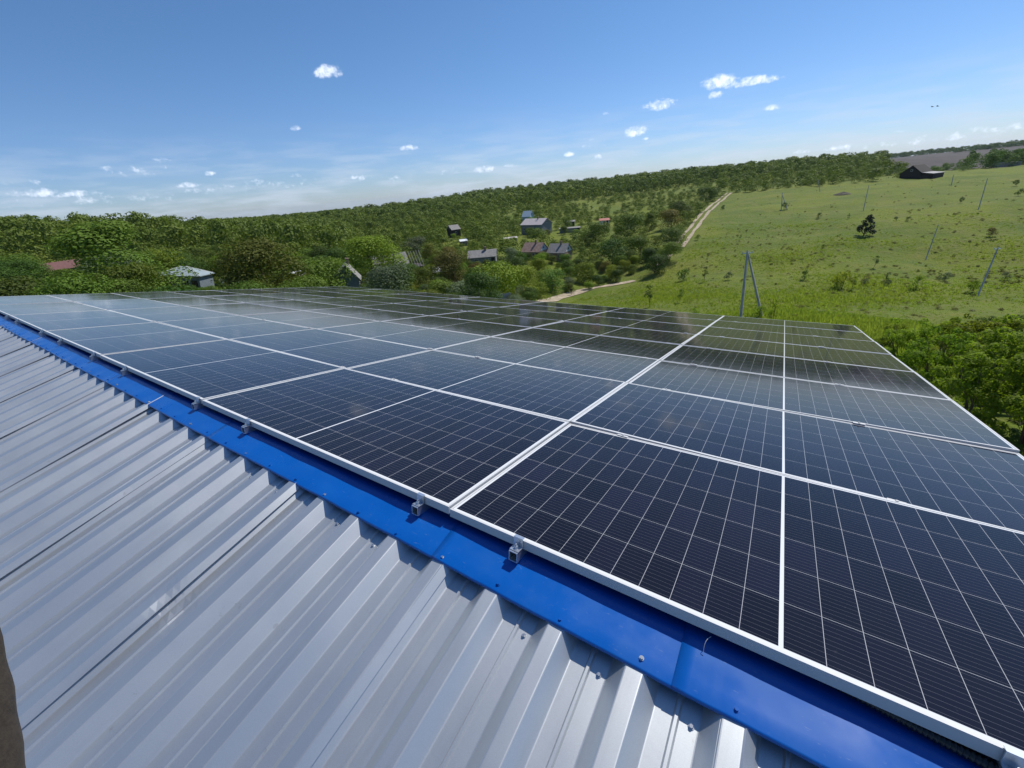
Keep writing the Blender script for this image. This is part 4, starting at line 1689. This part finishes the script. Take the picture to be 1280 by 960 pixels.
# near thicket right of the roof
near = [(1135, 430, 24, 4.6, 'lf_lime', 'yellow green bush nearest the upper right corner of the panels'),
        (1170, 470, 19, 4.6, 'lf_lime', 'yellow green bush beside the right panel edge'),
        (1215, 455, 20, 5.6, 'lf_lime', 'tall yellow green bush in the thicket right of the roof'),
        (1265, 440, 21, 6.0, 'lf_lime', 'tall yellow green bush at the right picture edge'),
        (1250, 500, 15, 5.0, 'lf_mid', 'green bush low at the right picture edge beside the roof'),
        (1300, 480, 15, 5.6, 'lf_lime', 'yellow green bush half outside the right picture edge'),
        (1215, 520, 13.5, 4.2, 'lf_lime', 'lime bush close under the right panel edge'),
        (1185, 435, 26, 4.6, 'lf_lime', 'lime bush behind the thicket right of the roof'),
        (1240, 425, 27, 5.0, 'lf_mid', 'green bush at the back of the thicket right of the roof'),
        (1290, 540, 12, 4.6, 'lf_lime', 'lowest yellow green bush at the right picture edge'),
        (1115, 420, 30, 3.0, 'lf_mid', 'small green bush behind the upper right panel corner'),
        (1300, 430, 26, 5.4, 'lf_mid', 'green bush at the back right of the thicket')]
for px, py, Z, h, mt, lab in near:
    p = at(px, py, Z)
    tree('thicket_bush', 'near', p, h * .60, 'lf_bright' if px % 4 else 'lf_mid', lab, 'bush')

# mound on the upper meadow
p = hit(1053, 243)
rng = np.random.default_rng(9)
vs, fs = [], []
nr, na = 8, 24
for i in range(nr + 1):
    for k in range(na):
        r = i / nr
        a = 6.283 * k / na
        hh = (1 - r * r) ** 1.5 * .75 * (1 + .25 * math.sin(a * 3 + r * 5)) if r < 1 else -.3
        vs.append((3.4 * r * math.cos(a), 2.2 * r * math.sin(a), hh))
for i in range(nr):
    for k in range(na):
        fs.append((i * na + k, (i + 1) * na + k, (i + 1) * na + (k + 1) % na, i * na + (k + 1) % na))
mo = link(bpy.data.objects.new('earth_mound', np_mesh('earth_mound', np.array(vs), np.array(fs), [noisy('dark_earth', (.06, .055, .04), (.1, .09, .06), 3, .95)], smooth=True)))
mo.location = p
tag(mo, 'dark grassy earth mound on the upper meadow', 'mound')

# grass: tufts of blades over the meadow, nearest densest
g = np.random.default_rng(44)
NG = 190000
az = g.uniform(R_(-52), R_(32), NG)
rr_ = np.exp(g.uniform(math.log(24), math.log(160), NG))
gx, gy = CAM.x + rr_ * np.sin(az), CAM.y + rr_ * np.cos(az)
gzz = h_np(gx, gy)
dd = np.stack([gx, gy, gzz], -1) - np.array(CAM)
zc = dd @ np.array(CF)
ppx = 640 + F_PX * (dd @ np.array(CR)) / zc
ppy = 480 - F_PX * (dd @ np.array(CU)) / zc
bx = np.interp(ppy, [225, 241, 262, 305, 335, 352, 372, 400], [1130, 925, 898, 864, 836, 806, 726, 650])
patch = np.sin(gx * .21 + 1.3 * np.sin(gy * .13)) + np.sin(gy * .17 + 1.1 * np.sin(gx * .11 + 2))
keep = (ppx > bx + 3) & (ppx < 1380) & (ppy > 215) & (ppy < 620) & (g.random(NG) < .55 + .25 * patch)
gx, gy, gzz, rk, pk = gx[keep], gy[keep], gzz[keep], rr_[keep], patch[keep]
n = len(gx)
nb = 4
hgt = g.uniform(.12, .42, n) * np.clip(1.35 - rk / 140, .25, 1) * (1 + .25 * pk)
wid = .022 + .0007 * rk
vv = np.zeros((n, nb, 3, 3))
for k in range(nb):
    a = g.uniform(0, 6.283, n)
    le = g.uniform(.1, .5, n) * hgt
    ox, oy = g.normal(0, .12, n), g.normal(0, .12, n)
    hx_ = hgt * g.uniform(.6, 1.1, n)
    ca, sa = np.cos(a), np.sin(a)
    vv[:, k, 0] = np.stack([gx + ox - sa * wid, gy + oy + ca * wid, gzz - .06], -1)
    vv[:, k, 1] = np.stack([gx + ox + sa * wid, gy + oy - ca * wid, gzz - .06], -1)
    vv[:, k, 2] = np.stack([gx + ox + ca * le, gy + oy + sa * le, gzz + hx_], -1)
tint = np.repeat(np.clip(.45 + .2 * pk + g.normal(0, .22, n), 0, 1), nb * 3)
M['blade'] = leaf_mat('grass_blades', (.16, .205, .022), (.25, .275, .05), .55)
go = link(bpy.data.objects.new('grass', np_mesh('grass', vv.reshape(-1, 3), np.arange(n * nb * 3).reshape(-1, 3), [M['blade']], attr=tint)))
tag(go, 'tall uneven meadow grass', 'grass', kind='stuff')

# low scrub and tussocks in the meadow, one mass
scr = []
gs = np.random.default_rng(91)
while len(scr) < 650:
    px, py = gs.uniform(830, 1290), 222 + 175 * gs.random() ** 1.3
    strip = 338 < py < 356 and px > 1040
    rough = 285 < py < 335 and 880 < px < 1060
    if px < road_x(py) + 12 or (not strip and not rough and gs.random() > .3):
        continue
    p = hit(px, py)
    if p is None:
        continue
    Z = (p - CAM).dot(CF)
    scr.append((p.x, p.y, p.z, gs.uniform(.25, .6) * (1.35 if strip else 1), gs.uniform(.22, .5), 400, gs.uniform(0, 1)))
M['scrub'] = leaf_mat('scrub_leaves', (.085, .115, .018), (.17, .16, .06), .45)
sc_ = forest('scrub', scr, M['scrub'])
tag(sc_, 'low scrub and dry tussocks scattered through the meadow', 'scrub', kind='stuff')

# ------------------------------------------------------------------ air
hz_ = MB()
hz_.box(-9500, 9500, -9500, 9500, -230, 46)
hm = bpy.data.materials.new('thin_air')
hm.use_nodes = True
HT_ = NT(hm.node_tree)
HT_.n.clear()
ho = HT_.node('ShaderNodeOutputMaterial')
hv = HT_.node('ShaderNodeVolumePrincipled')
hv.inputs['Color'].default_value = (.78, .87, 1.0, 1)
hv.inputs['Density'].default_value = .00004
hv.inputs['Anisotropy'].default_value = .3
HT_.l.new(hv.outputs[0], ho.inputs['Volume'])
tag(hz_.build('haze', hm), kind='stuff')

# ------------------------------------------------------------------ two birds
M['bird'] = mat('bird_plumage', (.05, .05, .055), .8)[0]
for k, (px, py) in enumerate(((1165.5, 133.5), (1172, 132.8))):
    c = unp(px, py, 120)
    mb = MB()
    mb.tube([(0, -.34, .02), (0, -.2, 0), (0, 0, 0), (0, .2, .02), (0, .3, .05), (0, .4, .03)], [.02, .06, .09, .07, .055, .008], 8)
    o = mb.build('bird', M['bird'], None, True)
    for s in (-1, 1):
        wbm = MB()
        top = [(s * .05, .12, .04), (s * .35, .16, .16), (s * .72, .02, .12), (s * .36, -.06, .15), (s * .05, -.14, .04)]
        wbm.add(top + [(x_, y_, z_ - .02) for x_, y_, z_ in top], [(0, 1, 2, 3, 4), (9, 8, 7, 6, 5)] + [(q, q + 5, (q + 1) % 5 + 5, (q + 1) % 5) for q in range(5)])
        wbm.build('wing', M['bird'], o)
    o.location = c
    o.rotation_euler = (R_(10 * k), R_(8), R_(50 + 25 * k))
    tag(o, ['dark bird flying high over the meadow, the left one of two', 'dark bird flying high over the meadow, the right one of two'][k], 'bird', 'birds flying over the meadow')

S.render.engine = 'CYCLES'
